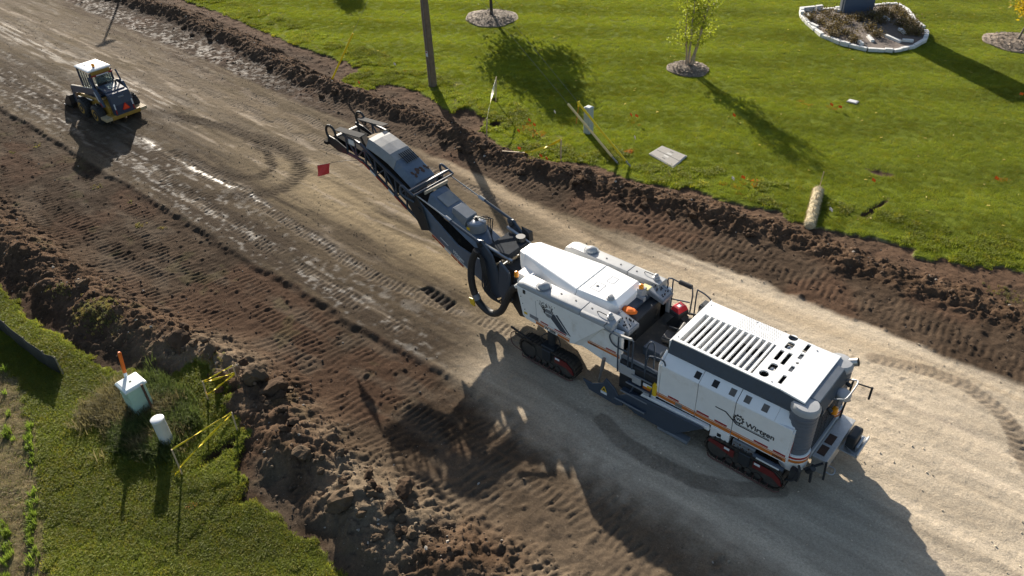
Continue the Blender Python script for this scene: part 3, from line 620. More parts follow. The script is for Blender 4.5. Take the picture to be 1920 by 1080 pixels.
# hood
hood = part(MB().loft([[(-14.18, 15.98, 2.34), (-14.18, 16.62, 2.34), (-14.22, 16.56, 2.86), (-14.22, 16.04, 2.86)],
     [(-13.86, 15.7, 2.4), (-13.86, 16.9, 2.4), (-13.86, 16.72, 2.98), (-13.86, 15.86, 2.98)],
     [(-11.42, 15.2, 2.62), (-11.42, 17.2, 2.62), (-11.42, 16.98, 2.955), (-11.42, 15.42, 2.955)]]), 'hood', WHITE, bevel=.02)
hood2 = part(MB().loft([[(-11.405, 15.2, 2.62), (-11.405, 17.2, 2.62), (-11.405, 16.98, 2.952), (-11.405, 15.42, 2.952)], [(-10.25, 15.35, 2.62), (-10.25, 17.05, 2.62), (-10.2, 16.92, 2.945), (-10.2, 15.5, 2.945)],
     [(-9.95, 15.5, 2.5), (-9.95, 16.92, 2.5), (-9.98, 16.84, 2.86), (-9.98, 15.56, 2.86)]]), 'rear_hood', WHITE, bevel=.02)
def frame_line(x0, x1, y0, y1, z, t, name, par):
    part(MB().box(x0, x1, y0, y0+t, z-.004, z+.004).box(x0, x1, y1-t, y1, z-.004, z+.004).box(x0, x0+t, y0+t, y1-t, z-.004, z+.004).box(x1-t, x1, y0+t, y1-t, z-.004, z+.004), name, LGREY, par)
frame_line(-11.15, -10.82, 15.72, 16.12, 2.951, .012, 'hatch_outline', hood2); frame_line(-10.95, -10.7, 16.3, 16.62, 2.951, .01, 'hatch_outline', hood2)
part(MB().box(-11.05, -10.98, 15.9, 15.97, 2.948, 2.965), 'hatch_latch', DARK, hood2)
part(MB().lathe((-10.35, 15.66, 2.945), [(.13, 0), (.13, .05), (.09, .07), (.085, .13), (.02, .15)], 16), 'filler_cap', LGREY, hood2, smooth=True)
part(MB().bar((-13.55, 15.2, 2.3), (-13.1, 15.2, 2.75), .12, .5, (0, 1, 0)).box(-13.75, -13.2, 15.3, 15.75, 2.2, 2.6), 'front_bracket', WHITE, bevel=.02)
lamp = part(MB().cyl((-13.52, 15.05, 2.62), (-13.52, 15.05, 2.7), .08, 14), 'beacon', DARK); part(MB().lathe((-13.52, 15.05, 2.7), [(.075, 0), (.08, .1), (.06, .17), (.01, .19)], 14), 'beacon_lens', BEACON, lamp, smooth=True)

# ---------------- operator platform
part(MB().box(-9.95, -7.95, 14.86, mir(14.86), 1.70, 1.78), 'platform_floor', FLOORM, bevel=.01)
part(MB().box(-9.32, -7.95, 14.84, 14.9, 1.6, 1.86), 'toe_board', MGREY)
con = part(MB().box(-9.98, -9.42, 15.32, mir(15.62), 1.79, 2.42).box(-10.0, -9.72, 15.3, 17.1, 2.42, 2.66), 'console', NAVY, bevel=.02)
for s, f in ((0, lambda y: y), (1, mir)):
    y0, y1 = f(14.98), f(15.55)
    pn = part(MB().hexa([(-9.86, y0, 2.66), (-9.22, y0, 2.5), (-9.22, y1, 2.5), (-9.86, y1, 2.66), (-9.86, y0, 2.84), (-9.22, y0, 2.64), (-9.22, y1, 2.64), (-9.86, y1, 2.84)]), 'control_panel', MGREY, bevel=.015)
    fc = part(MB().hexa([(-9.8, f(15.03), 2.80), (-9.27, f(15.03), 2.64), (-9.27, f(15.5), 2.64), (-9.8, f(15.5), 2.80), (-9.8, f(15.03), 2.826), (-9.27, f(15.03), 2.661), (-9.27, f(15.5), 2.661), (-9.8, f(15.5), 2.826)]), 'control_face', LGREY, pn)
    rr = random.Random(3+s)
    for k in range(16):
        u, v = rr.random(), rr.random(); xx = -9.76+.45*u; yy = f(15.06+.4*v); zz = 2.815-.31*(xx+9.76)
        part(MB().cyl((xx, yy, zz-.02), (xx+.01, yy, zz+.012+.05*rr.random()), .012+.016*rr.random(), 8), 'knob', [INK, INK, DARK, RED][k % 4] if k % 4 < 3 else INK, pn)
    part(MB().box(-9.8, -9.4, min(f(15.05), f(15.4)), max(f(15.05), f(15.4)), 1.79, 2.55), 'panel_pedestal', NAVY, pn, bevel=.02)
    for zz in (2.0, 2.2): part(MB().cyl((-9.41, f(15.6), zz), (-9.385, f(15.6), zz), .08, 14), 'speaker', BLACK, con)
part(MB().hexa([(-9.72, 15.95, 2.42), (-9.44, 15.95, 2.42), (-9.44, 16.7, 2.42), (-9.72, 16.7, 2.42), (-9.72, 15.95, 2.5), (-9.44, 15.95, 2.44), (-9.44, 16.7, 2.44), (-9.72, 16.7, 2.5)]), 'centre_panel', DARK, con)
for k in range(10): part(MB().cyl((-9.66+.16*(k % 2), 16.02+.13*(k//2), 2.46), (-9.66+.16*(k % 2), 16.02+.13*(k//2), 2.52), .022, 8), 'knob', INK if k % 3 else INKW, con)
bag = part(MB().loft([[(-9.75+.26*math.cos(a)*s, 15.8+.17*math.sin(a)*s*(1+.25*math.sin(3*a)), z) for a in [2*math.pi*i/12 for i in range(12)]] for s, z in ((.8, 2.665), (1, 2.7), (.75, 2.76), (.3, 2.79))]), 'orange_cloth', mat('orange_cloth', (.8, .16, .01), .8, var=.1))
bc = part(MB().box(-10.0, -9.8, 16.55, 16.8, 2.66, 2.95).box(-9.98, -9.7, 16.5, 16.62, 2.6, 2.75), 'beacon_mount', LGREY, bevel=.01)
part(MB().box(-9.98, -9.72, 16.72, 16.95, 2.9, 2.93), 'yellow_notice', mat('faded_yellow_label', (.62, .55, .24), .6), bc)
part(MB().lathe((-9.92, 16.66, 2.95), [(.08, 0), (.08, .03), (.07, .12), (.01, .15)], 14), 'beacon_lens', BEACON, bc, smooth=True)
def seat(xc, yc, turn, name='operator_seat'):
    c_, s_ = math.cos(turn), math.sin(turn)
    def P(x, y, z): return (xc+x*c_-y*s_, yc+x*s_+y*c_, z)
    base = part(MB().tube([P(0, 0, 1.78), P(0, 0, 2.02)], .1, 10).hexa([P(-.2, -.2, 1.98), P(.2, -.2, 1.98), P(.2, .2, 1.98), P(-.2, .2, 1.98), P(-.22, -.22, 2.08), P(.22, -.22, 2.08), P(.22, .22, 2.08), P(-.22, .22, 2.08)]), name, DARK, bevel=.01)
    part(MB().hexa([P(-.25, -.25, 2.08), P(.2, -.25, 2.08), P(.2, .25, 2.08), P(-.25, .25, 2.08), P(-.27, -.24, 2.2), P(.2, -.24, 2.18), P(.2, .24, 2.18), P(-.27, .24, 2.2)]), 'seat_cushion', SEATM, base, bevel=.04, seg=3)
    part(MB().hexa([P(.12, -.25, 2.16), P(.24, -.22, 2.16), P(.24, .22, 2.16), P(.12, .25, 2.16), P(.24, -.22, 2.74), P(.36, -.18, 2.72), P(.36, .18, 2.72), P(.24, .22, 2.74)]), 'backrest', SEATM, base, bevel=.05, seg=3)
    for k in range(5):
        xx = .125+.026*k; part(MB().bar(P(xx-.03+.02, -.2, 2.26+.09*k), P(xx-.03+.02, .2, 2.26+.09*k), .02, .025), 'backrest_rib', DARK, base)
    for sy in (-1, 1): part(MB().hexa([P(-.22, .27*sy-.03, 2.26), P(.2, .27*sy-.03, 2.26), P(.2, .27*sy+.03, 2.26), P(-.22, .27*sy+.03, 2.26), P(-.22, .27*sy-.03, 2.32), P(.2, .27*sy-.03, 2.32), P(.2, .27*sy+.03, 2.32), P(-.22, .27*sy+.03, 2.32)]), 'armrest', DARK, base, bevel=.015)
    return base
seat(-8.42, 16.1, .15); seat(-8.36, 17.0, .35)
part(MB().box(-8.9, -8.3, 15.3, 15.72, 1.79, 2.1), 'storage_box', NAVY, bevel=.02)
cool = part(MB().hexa([(-8.98, 16.82, 2.32), (-8.6, 16.72, 2.32), (-8.5, 17.15, 2.32), (-8.88, 17.25, 2.32), (-8.98, 16.82, 2.5), (-8.6, 16.72, 2.5), (-8.5, 17.15, 2.5), (-8.88, 17.25, 2.5)]), 'cooler_bag', DARK, bevel=.02)
part(MB().hexa([(-8.97, 16.83, 2.502), (-8.61, 16.73, 2.502), (-8.51, 17.14, 2.502), (-8.89, 17.24, 2.502), (-8.9, 16.86, 2.66), (-8.66, 16.79, 2.66), (-8.58, 17.1, 2.66), (-8.83, 17.18, 2.66)]), 'cooler_lid', mat('red_plastic', (.42, .012, .022), .4, var=.1), cool, bevel=.02)
part(MB().hexa([(-8.8, 16.9, 2.662), (-8.7, 16.87, 2.662), (-8.67, 17.0, 2.662), (-8.77, 17.03, 2.662), (-8.8, 16.9, 2.668), (-8.7, 16.87, 2.668), (-8.67, 17.0, 2.668), (-8.77, 17.03, 2.668)]), 'lid_label', INKW, cool)
part(MB().bar((-8.95, 17.0, 1.8), (-8.6, 17.0, 2.32), .3, .3), 'cooler_stand', DARK)
def rail(pts, name='handrail', r=.024, m=NAVY, n=5): return part(MB().tube(smooth_path(pts, n), r, 8), name, m)
# near side rails
rail([(-9.8, 14.72, 2.92), (-9.86, 14.7, 2.72), (-9.4, 14.68, 2.66), (-8.95, 14.68, 2.74), (-8.86, 14.7, 2.7)], m=MGREY)
part(MB().bar((-9.36, 14.68, 2.70), (-8.9, 14.68, 2.765), .1, .07), 'padded_armrest', mat('grey_pad', (.3, .29, .27), .7), bevel=.02)
rail([(-9.34, 14.7, 1.3), (-9.35, 14.68, 2.0), (-9.35, 14.68, 2.66)], n=2); rail([(-9.0, 14.7, 1.66), (-9.0, 14.68, 2.7)], n=2); rail([(-8.86, 14.7, 1.66), (-8.86, 14.69, 2.7)], n=2)
rail([(-9.6, 14.76, 2.66), (-9.7, 14.74, 2.45), (-9.6, 14.73, 2.25), (-9.36, 14.72, 2.18), (-9.0, 14.72, 2.2)])
rail([(-8.42, 14.74, .9), (-8.44, 14.74, 1.9), (-8.45, 14.74, 2.5), (-8.38, 14.74, 2.86), (-8.27, 14.74, 2.96), (-8.2, 14.74, 2.8), (-8.17, 14.74, 2.05)])
rail([(-8.43, 14.76, 2.0), (-8.4, 14.72, 2.2), (-8.3, 14.7, 2.46), (-7.9, 14.72, 2.52), (-7.8, 14.74, 2.34)]); rail([(-8.43, 14.76, 1.95), (-8.2, 14.74, 1.95), (-7.97, 14.74, 1.85)])
# far side rails
rail([(-9.76, 17.5, 1.8), (-9.5, 17.52, 2.6), (-9.49, 17.52, 3.02), (-9.1, 17.52, 3.03), (-8.66, 17.52, 3.01), (-8.66, 17.52, 2.0)], n=3); rail([(-9.33, 17.52, 3.02), (-9.33, 17.5, 1.8)], n=2)
rail([(-9.76, 17.5, 2.1), (-9.3, 17.52, 2.3), (-8.7, 17.52, 2.45)], n=3); rail([(-8.5, 17.5, 1.8), (-8.5, 17.52, 2.9), (-8.42, 17.52, 3.02), (-8.04, 17.52, 2.88), (-8.0, 17.5, 2.5)], n=4); rail([(-9.7, 17.5, 1.95), (-8.9, 17.52, 2.05), (-8.1, 17.5, 2.1)], n=3)
part(MB().tube([(-9.12, 17.52, 3.05), (-8.68, 17.52, 3.04)], .075, 12), 'padded_armrest', RUBBER, bevel=.015)
part(MB().box(-8.25, -7.98, 17.2, 17.6, 1.79, 2.75), 'bulkhead_box', DARK, bevel=.03)

# ---------------- rear engine body
part(MB().box(-7.92, -4.05, 14.8, mir(14.8), 1.05, 2.3), 'engine_bay', DARK)
doors = [(-8.0, -7.93), (-7.915, -6.745), (-6.73, -5.625), (-5.605, -4.03)]
for s in (0, 1):
    f = (lambda y: y) if s == 0 else mir
    for k, (a, b) in enumerate(doors):
        zb = 1.08
        y0, y1 = sorted((f(14.70), f(14.78)))
        d = part(MB().prism([(a, zb), (b, zb), (b, 2.33), (a, 2.33)], y0, y1), 'engine_door', WSIDE, bevel=.012)
        # top shelf above this door, sloping in to the roof
        def sh(a, b, za, zb_):
            return part(MB().hexa([(a, f(14.703), 2.335), (b, f(14.703), 2.335), (b, f(15.06), 2.45), (a, f(15.06), 2.45), (a, f(14.71), 2.345), (b, f(14.71), zb_), (b, f(15.06), za), (a, f(15.06), za)]), 'shelf', WHITE, d, bevel=.008)
        if k < 3: sh(a, b, 2.64, 2.345)
        else:
            sh(a, -4.55, 2.64, 2.345); part(MB().hexa([(-4.545, f(14.703), 2.33), (b, f(14.703), 2.22), (b, f(15.06), 2.3), (-4.545, f(15.06), 2.45), (-4.545, f(14.71), 2.345), (b, f(14.71), 2.235), (b, f(15.06), 2.56), (-4.545, f(15.06), 2.64)]), 'shelf_end', WHITE, d, bevel=.008)
        for (vx) in ((-6.9, -6.34) if k in (1,) else ()): pass
        if s == 0:
            y = 14.694
            for (z0, z1, m, nm, x0, x1) in ((1.13, 1.245, ORANGE, 'orange_stripe', a, b), (1.265, 1.29, ORANGE, 'orange_pinstripe', a, b)):
                part(MB().box(x0+.002, x1-.002, y, y+.005, z0, z1), nm, m, d)
            reds = {1: [(-7.6, -7.25)], 2: [(-6.68, -6.3), (-6.12, -5.75)], 3: [(-4.95, -4.55), (-4.4, -4.06)]}.get(k, [])
            for (x0, x1) in reds: part(MB().box(x0, x1, y, y+.005, 1.31, 1.37), 'red_marking', RED, d)
    for vx in (-6.86, -6.32, -5.81, -5.38, -4.88):
        part(MB().hexa([(vx-.085, f(14.78), 2.40), (vx+.085, f(14.78), 2.40), (vx+.085, f(14.93), 2.50), (vx-.085, f(14.93), 2.50), (vx-.085, f(14.78), 2.413), (vx+.085, f(14.78), 2.413), (vx+.085, f(14.93), 2.539), (vx-.085, f(14.93), 2.539)]), 'vent', TAUPE if vx in (-5.81, -5.38, -4.88) else BLACK)
    # slate roof flank
    part(MB().loft([[(-7.92, f(15.0), 2.60), (-7.92, f(14.985), 2.68), (-7.9, f(15.13), 3.02), (-7.9, f(15.2), 3.0)], [(-4.72, f(15.0), 2.60), (-4.72, f(14.985), 2.68), (-4.72, f(15.13), 3.02), (-4.72, f(15.2), 3.0)],
        [(-3.98, f(15.0), 2.60), (-3.98, f(14.955), 2.69), (-3.98, f(15.06), 2.97), (-3.98, f(15.2), 2.95)]]), 'roof_flank', NAVY, bevel=.008)
    # rounded rear corner column with louvre rings
    cx, cy = -4.0, f(15.17)
    colm = part(MB().lathe((cx, cy, 0), [(.34, 1.38), (.355, 2.0), (.34, 2.72), (.3, 2.8)], 24), 'corner_column', COLM, smooth=True)
    for k in range(10):
        zz = 1.5+k*.12; part(MB().lathe((cx, cy, zz), [(.352, 0), (.366, .01), (.366, .03), (.352, .075)], 24), 'louvre', COLM, colm, smooth=True)
    part(MB().lathe((cx, cy, 0), [(.36, .78), (.385, .95), (.385, 1.37), (.36, 1.385)], 24), 'column_foot', WSIDE, colm, smooth=True)
    part(MB().lathe((cx, cy, 0), [(.388, 1.13), (.389, 1.22)], 24), 'orange_band', ORANGE, colm, smooth=True); part(MB().lathe((cx, cy, 0), [(.388, 1.26), (.389, 1.33)], 24), 'red_band', RED, colm, smooth=True)
    part(MB().loft([[(cx+.375*math.cos(t)*q, cy+(.345*math.sin(t))*q, z) for t in [2*math.pi*i/20 for i in range(20)]] for q, z in ((1, 2.76), (1.0, 2.88), (.85, 2.95), (.2, 2.97))]), 'column_cap', LGREY, colm, smooth=True)
# decals on the near side
par = M
def sideline(pts, w, name, m): return part(MB().prism(pts, 14.6925, 14.698), name, m)
part(MB().prism([(-6.16, 1.83), (-5.86, 1.83), (-5.5, 1.575), (-4.55, 1.575), (-4.55, 1.605), (-5.48, 1.605), (-5.84, 1.86), (-6.16, 1.86)], 14.6915, 14.698), 'logo_line', INK)
part(MB().prism([(-5.6, 1.7), (-5.44, 1.64), (-4.55, 1.64), (-4.55, 1.625), (-5.46, 1.625), (-5.62, 1.685)], 14.6915, 14.698), 'logo_line', MGREY)
gear = MB(); 
for k in range(10):
    a = 2*math.pi*k/10; gear.bar((-5.46+.125*math.cos(a), 14.695, 1.8+.125*math.sin(a)), (-5.46+.165*math.cos(a), 14.695, 1.8+.165*math.sin(a)), .004, .045, (math.sin(a), 0, -math.cos(a)))
for k in range(24):
    a0, a1 = 2*math.pi*k/24, 2*math.pi*(k+1)/24
    gear.prism([(-5.46+r*math.cos(a), 1.8+r*math.sin(a)) for r, a in ((.105, a0), (.132, a0), (.132, a1), (.105, a1))], 14.691, 14.698)
part(gear, 'gear_emblem', INK)
lettering('emblem_lettering', 'W', .13, (-5.46, 14.6935, 1.757), (1, 0, 0), (0, 0, 1), INK, M, .004, 'CENTER')
lettering('maker_lettering', 'Wirtgen', .235, (-5.25, 14.6935, 1.685), (1, 0, 0), (0, 0, 1), INK, M, .004, xs_=1.03)
lettering('serial_lettering', '375021', .105, (-4.4, 14.6915, 1.145), (1, 0, 0), (0, 0, 1), INK, M, .004, 'LEFT', xs_=.95)
part(MB().box(-7.35, -7.13, 14.688, 14.6935, 1.12, 1.25), 'type_plate', mat('plate_grey', (.2, .19, .17), .5)); part(MB().box(-8.3, -8.1, 14.69, 14.698, 1.25, 1.33), 'yellow_sticker', YEL)
part(MB().box(-8.45, -8.0, 14.7, 14.76, .98, 1.35), 'door_lead_panel', WSIDE, bevel=.01); part(MB().box(-8.44, -8.0, 14.692, 14.6995, 1.13, 1.245), 'orange_stripe', ORANGE)
part(MB().prism([(-8.4, 1.0), (-6.25, 1.05), (-6.2, .93), (-8.45, .9)], 14.6, 14.72), 'lower_sill', WSIDE, bevel=.01)
part(MB().prism([(-6.2, .68), (-5.62, .68), (-5.62, 1.075), (-6.2, 1.075)], 14.69, 15.0), 'locker', WSIDE, bevel=.012); part(MB().box(-5.98, -5.86, 14.682, 14.6895, .82, .94), 'locker_latch', INK)
part(MB().hexa([(-4.03+.002, 14.72, 1.1), (-4.02, 15.05, 1.15), (-4.02, 15.05, 2.5), (-4.028, 14.72, 2.2), (-3.99, 14.72, 1.1), (-3.97, 15.05, 1.15), (-3.97, 15.05, 2.5), (-3.99, 14.72, 2.2)]), 'rear_end_panel', WSIDE)
for k in range(3): part(MB().bar((-3.985, 14.76+.07*k, 1.3), (-3.975, 14.84+.07*k, 1.95), .006, .03, (0, 1, 0)), 'hazard_stripe', RED)
# crawler control box and tube under the rear door
cb = part(MB().box(-5.5, -4.85, 14.66, 14.74, .8, 1.05), 'valve_block', MGREY, bevel=.01)
for k in range(14): part(MB().cyl((-5.44+.085*(k % 7), 14.63, .87+.1*(k//7)), (-5.44+.085*(k % 7), 14.665, .87+.1*(k//7)), .022, 8), 'valve_knob', STEEL if k % 3 else RUST, cb)
part(MB().tube([(-4.85, 14.64, .9), (-4.0, 14.64, .9)], .07, 12), 'warning_tube', NAVY); part(MB().box(-4.75, -4.1, 14.567, 14.573, .87, .925), 'tube_lettering_strip', INKW)
part(MB().tube(smooth_path([(-3.9, 14.7, .55), (-3.72, 14.66, .7), (-3.62, 14.68, 1.1), (-3.7, 14.8, 1.16)], 5), .035, 8).box(-3.85, -3.6, 14.66, 14.8, .7, 1.05), 'rear_hydraulics', DARK)
part(MB().bar((-3.6, 14.95, .95), (-3.25, 15.3, 1.12), .05, .05).bar((-3.45, 15.1, 1.1), (-3.4, 15.1, .45), .06, .06).bar((-3.2, 15.4, 1.1), (-3.15, 15.35, .5), .05, .05).cyl((-3.52, 15.05, .85), (-3.4, 15.05, 1.05), .09, 10), 'tow_coupling', DARK)

# roof plate with real openings
outer = [(-7.9, 15.13), (-4.72, 15.13), (-4.72, mir(15.13)), (-7.9, mir(15.13))]
hx0, hx1, hy0, hy1 = -7.72, -5.54, 15.22, 16.64
holes = [[(hx0, hy0), (hx1, hy0), (hx1, hy1), (hx0, hy1)], ring(-5.30, 15.41, .13), ring(-5.33, 17.2, .13), slot(-5.23, 15.78, .1, .16, .06), slot(-5.26, 16.84, .1, .17, .06),
         slot(-5.32, 16.32, .06, .24, .02), slot(-5.1, 16.3, .06, .28, .02), slot(-4.83, 15.5, .055, .19, .015), slot(-4.82, 16.02, .055, .13, .015), slot(-4.84, 16.62, .055, .13, .015), slot(-4.86, 17.02, .055, .2, .015), ring(-4.8, 16.32, .05, 14)]
roof = plate('roof', outer, holes, 3.0, 3.05, WHITE, M)
part(MB().hexa([(-4.718, 15.13, 3.0), (-4.02, 15.08, 2.97), (-4.02, mir(15.08), 2.97), (-4.718, mir(15.13), 3.0), (-4.718, 15.13, 3.05), (-4.02, 15.08, 3.02), (-4.02, mir(15.08), 3.02), (-4.718, mir(15.13), 3.05)]), 'rear_roof', WHITE, bevel=.008)
part(MB().box(-7.88, -4.75, 15.15, mir(15.15), 2.3, 2.62), 'roof_well', BLACK)
part(MB().box(-7.93, -7.9, 15.05, mir(15.05), 1.78, 3.02), 'front_bulkhead', WSIDE)
part(MB().box(hx0-.02, hx0, hy0, hy1, 2.62, 3.0).box(hx1, hx1+.02, hy0, hy1, 2.62, 3.0).box(hx0, hx1, hy1, hy1+.02, 2.62, 3.0).box(hx0, hx1, hy0-.02, hy0, 2.62, 3.0), 'well_wall', WSIDE)
for k in range(12):
    xx = hx0+.16+(hx1-hx0-.26)*k/11; part(MB().box(xx-.03, xx+.03, hy0+.002, hy1-.002, 2.955, 3.045), 'roof_slat', WHITE, roof)
part(MB().tube([(-7.3, 15.3, 2.72), (-7.3, 16.55, 2.72)], .1, 12), 'air_duct', ALU); part(MB().tube([(-7.02, 15.3, 2.74), (-7.02, 16.5, 2.74)], .08, 12), 'air_duct', ALU)
part(MB().box(-6.85, -6.62, 15.7, 16.6, 2.64, 2.82), 'filter_box', LGREY, bevel=.02)
part(MB().tube(smooth_path([(-6.4, 15.4, 2.7), (-6.0, 15.9, 2.75), (-6.2, 16.4, 2.72)], 5), .035, 8), 'engine_hose', RUBBER); part(MB().box(-6.3, -5.7, 15.5, 16.2, 2.62, 2.78), 'engine_block', MGREY, bevel=.03)
for (cx, cy) in ((-5.23, 15.78), (-5.26, 16.84)): part(MB().dome((cx, cy, 2.93), .09, .08, 14).cyl((cx, cy, 2.62), (cx, cy, 2.93), .1, 14), 'roof_lamp', STEEL, smooth=True)
for (cx, cy) in ((-4.82, 16.02), (-4.84, 16.62)): part(MB().box(cx-.05, cx+.05, cy-.12, cy+.12, 2.9, 2.97), 'rating_plate', LGREY)
dots = MB()
for (x0, x1, y0, y1) in ((-6.78, -6.32, 16.72, 17.36), (-6.3, -5.92, 17.02, 17.36), (-6.3, -5.6, 16.72, 16.95), (-5.92, -5.58, 16.95, 17.36)):
    for i in range(int((x1-x0)/.055)):
        for j in range(int((y1-y0)/.055)):
            cx, cy = x0+i*.055+(j % 2)*.027, y0+j*.055; dots._add([(cx+.014*math.cos(a), cy+.014*math.sin(a), 3.0515) for a in [i_*math.pi/3 for i_ in range(6)]], [(0, 1, 2, 3, 4, 5)])
o = part(dots, 'perforation', BLACK, roof); o['kind'] = 'stuff'
for (xx, yy) in ((-7.8, 15.3), (-7.8, 17.1), (-6.4, 17.2), (-5.0, 15.25), (-4.6, 17.1)): part(MB().cyl((xx, yy, 3.045), (xx, yy, 3.058), .022, 8), 'bolt', MGREY, roof)
# rear end
rb = part(MB().hexa([(-4.018, 15.4, 2.8), (-3.76, 15.41, 2.75), (-3.76, mir(15.41), 2.75), (-4.018, mir(15.4), 2.8), (-4.018, 15.4, 3.0), (-3.76, 15.41, 2.94), (-3.76, mir(15.41), 2.94), (-4.018, mir(15.4), 3.0)]), 'rear_hood_edge', MGREY, bevel=.02)
part(MB().hexa([(-3.758, 15.42, 2.7), (-3.64, 15.44, 2.5), (-3.64, mir(15.44), 2.5), (-3.758, mir(15.42), 2.7), (-3.758, 15.42, 2.92), (-3.62, 15.44, 2.68), (-3.62, mir(15.44), 2.68), (-3.758, mir(15.42), 2.92)]), 'rear_lip', NAVY, bevel=.01)
part(MB().box(-3.95, -3.8, 15.4, mir(15.4), .8, 2.6), 'radiator_core', BLACK)
for k in range(13):
    zz = 1.25+k*.1; part(MB().hexa([(-3.78, 15.42, zz), (-3.68, 15.42, zz-.05), (-3.68, mir(15.42), zz-.05), (-3.78, mir(15.42), zz), (-3.78, 15.42, zz+.025), (-3.68, 15.42, zz-.025), (-3.68, mir(15.42), zz-.025), (-3.78, mir(15.42), zz+.025)]), 'grille_slat', DARK)
for yy in (15.8, 16.2, 16.6): part(MB().box(-3.775, -3.68, yy-.015, yy+.015, 1.2, 2.5), 'grille_post', DARK)
part(MB().box(-3.78, -3.62, 15.38, mir(15.38), .95, 1.17), 'rear_bumper', LGREY, bevel=.015)
tb = part(MB().box(-3.6, -3.22, 15.48, mir(15.0), .5, 1.0), 'toolbox', ALU, bevel=.012); part(MB().box(-3.61, -3.21, 15.47, mir(14.99), 1.001, 1.03), 'toolbox_lid', ALU, tb, bevel=.008)
part(MB().box(-3.56, -3.35, 15.62, 16.0, 1.0305, 1.037).box(-3.56, -3.35, 16.1, 16.5, 1.0305, 1.037), 'step_tread', RUST, tb); part(MB().tube(smooth_path([(-3.21, 15.6, .55), (-3.05, 15.62, .52), (-3.0, 15.7, .56), (-3.05, 15.8, .6), (-3.21, 15.8, .6)], 4), .014, 6), 'toolbox_handle', STEEL, tb)
tray = part(MB().box(-3.215, -2.72, 16.42, 17.3, .68, .72).box(-2.76, -2.72, 16.42, 17.3, .721, .8), 'generator_tray', ALU, bevel=.006)
part(MB().box(-3.15, -2.88, 16.55, 17.1, .72, 1.2), 'generator', DARK, tray, bevel=.07, seg=3); part(MB().box(-2.87, -2.8, 16.6, 17.1, .72, .9), 'generator_outlet', STEEL, tray, bevel=.01)
part(MB().bar((-3.2, 16.44, .98), (-2.76, 16.44, .75), .008, .008), 'tray_chain', STEEL, tray)
bm_ = part(MB().box(-3.68, -3.6, 16.3, 16.45, 1.85, 1.92), 'beacon_bracket', DARK); part(MB().lathe((-3.58, 16.36, 1.92), [(.085, 0), (.095, .1), (.075, .2), (.01, .23)], 16), 'beacon_lens', BEACON, bm_, smooth=True)
ex = part(MB().cyl((-3.95, 17.35, 2.6), (-3.78, 17.42, 2.86), .1, 16).cyl((-3.78, 17.42, 2.86), (-3.6, 17.46, 2.95), .12, 16), 'exhaust_pipe', PIPE, smooth=True); part(MB().cyl((-3.605, 17.459, 2.948), (-3.595, 17.462, 2.953), .105, 16), 'exhaust_opening', BLACK, ex)
ra = part(MB().tube(smooth_path([(-3.7, 15.95, 2.68), (-3.45, 15.95, 2.84), (-3.32, 16.05, 2.88), (-3.32, 16.75, 2.88), (-3.45, 16.85, 2.84), (-3.7, 16.85, 2.68)], 5), .022, 8), 'rear_guard_rail', STEEL)
part(MB().dome((-3.5, 16.4, 2.66), .2, .1, 16).cyl((-3.5, 16.4, 2.55), (-3.5, 16.4, 2.66), .2, 16), 'antenna_dome', LGREY, ra, smooth=True)
part(MB().bar((-3.34, 16.75, 2.86), (-3.0, 17.0, 2.7), .03, .03).bar((-3.0, 17.0, 2.72), (-3.0, 17.0, 2.3), .05, .05), 'mirror_arm', DARK, ra)
for yy in (15.75, 16.3, 16.95):
    wlp = part(MB().cyl((-3.62, yy, 2.56), (-3.52, yy, 2.5), .055, 12), 'work_lamp', DARK); part(MB().cyl((-3.525, yy, 2.503), (-3.515, yy, 2.497), .045, 12), 'lamp_glass', STEEL, wlp)
part(MB().bar((-3.6, 17.25, 1.0), (-3.55, 17.3, 2.4), .05, .05).bar((-3.58, 17.3, 1.6), (-3.5, 17.42, 1.6), .03, .03), 'rear_bar', DARK)

# ---------------- discharge conveyor
CV = 16.3
BELT = mat('matt_belt_rubber', (.03, .028, .026), .95, spec=.04, var=.25, dirt=(.1, .08, .06), dirt_amt=.2)
def cm(y): return 2*CV-y
prof = [(-23.25, 4.2, 4.55), (-22.35, 4.06, 4.95), (-21.4, 3.98, 4.86), (-20.6, 3.56, 4.45), (-19.25, 2.8, 3.82), (-18.55, 2.42, 3.45), (-17.7, 2.0, 2.78), (-16.75, 1.5, 2.16), (-15.95, 1.18, 1.95), (-15.2, .95, 1.75)]
def zb(x): return float(np.interp(x, [p[0] for p in prof], [p[1] for p in prof]))
def zt(x): return float(np.interp(x, [p[0] for p in prof], [p[2] for p in prof]))
conv = part(MB().prism([(-18.75, zb(-18.75)), (-17.7, zb(-17.7)), (-16.75, zb(-16.75)), (-15.6, zb(-15.6)), (-15.3, 1.3), (-15.5, 2.0), (-16.75, 2.2), (-17.7, 2.8), (-18.75, 3.45)], 15.66, 15.72), 'conveyor', SLATE, bevel=.015)
part(MB().prism([(-18.75, zb(-18.75)), (-17.7, zb(-17.7)), (-16.75, zb(-16.75)), (-15.6, zb(-15.6)), (-15.3, 1.3), (-15.5, 2.0), (-16.75, 2.2), (-17.7, 2.8), (-18.75, 3.45)], cm(15.72), cm(15.66)), 'conveyor_side_plate', SLATE, conv, bevel=.015)
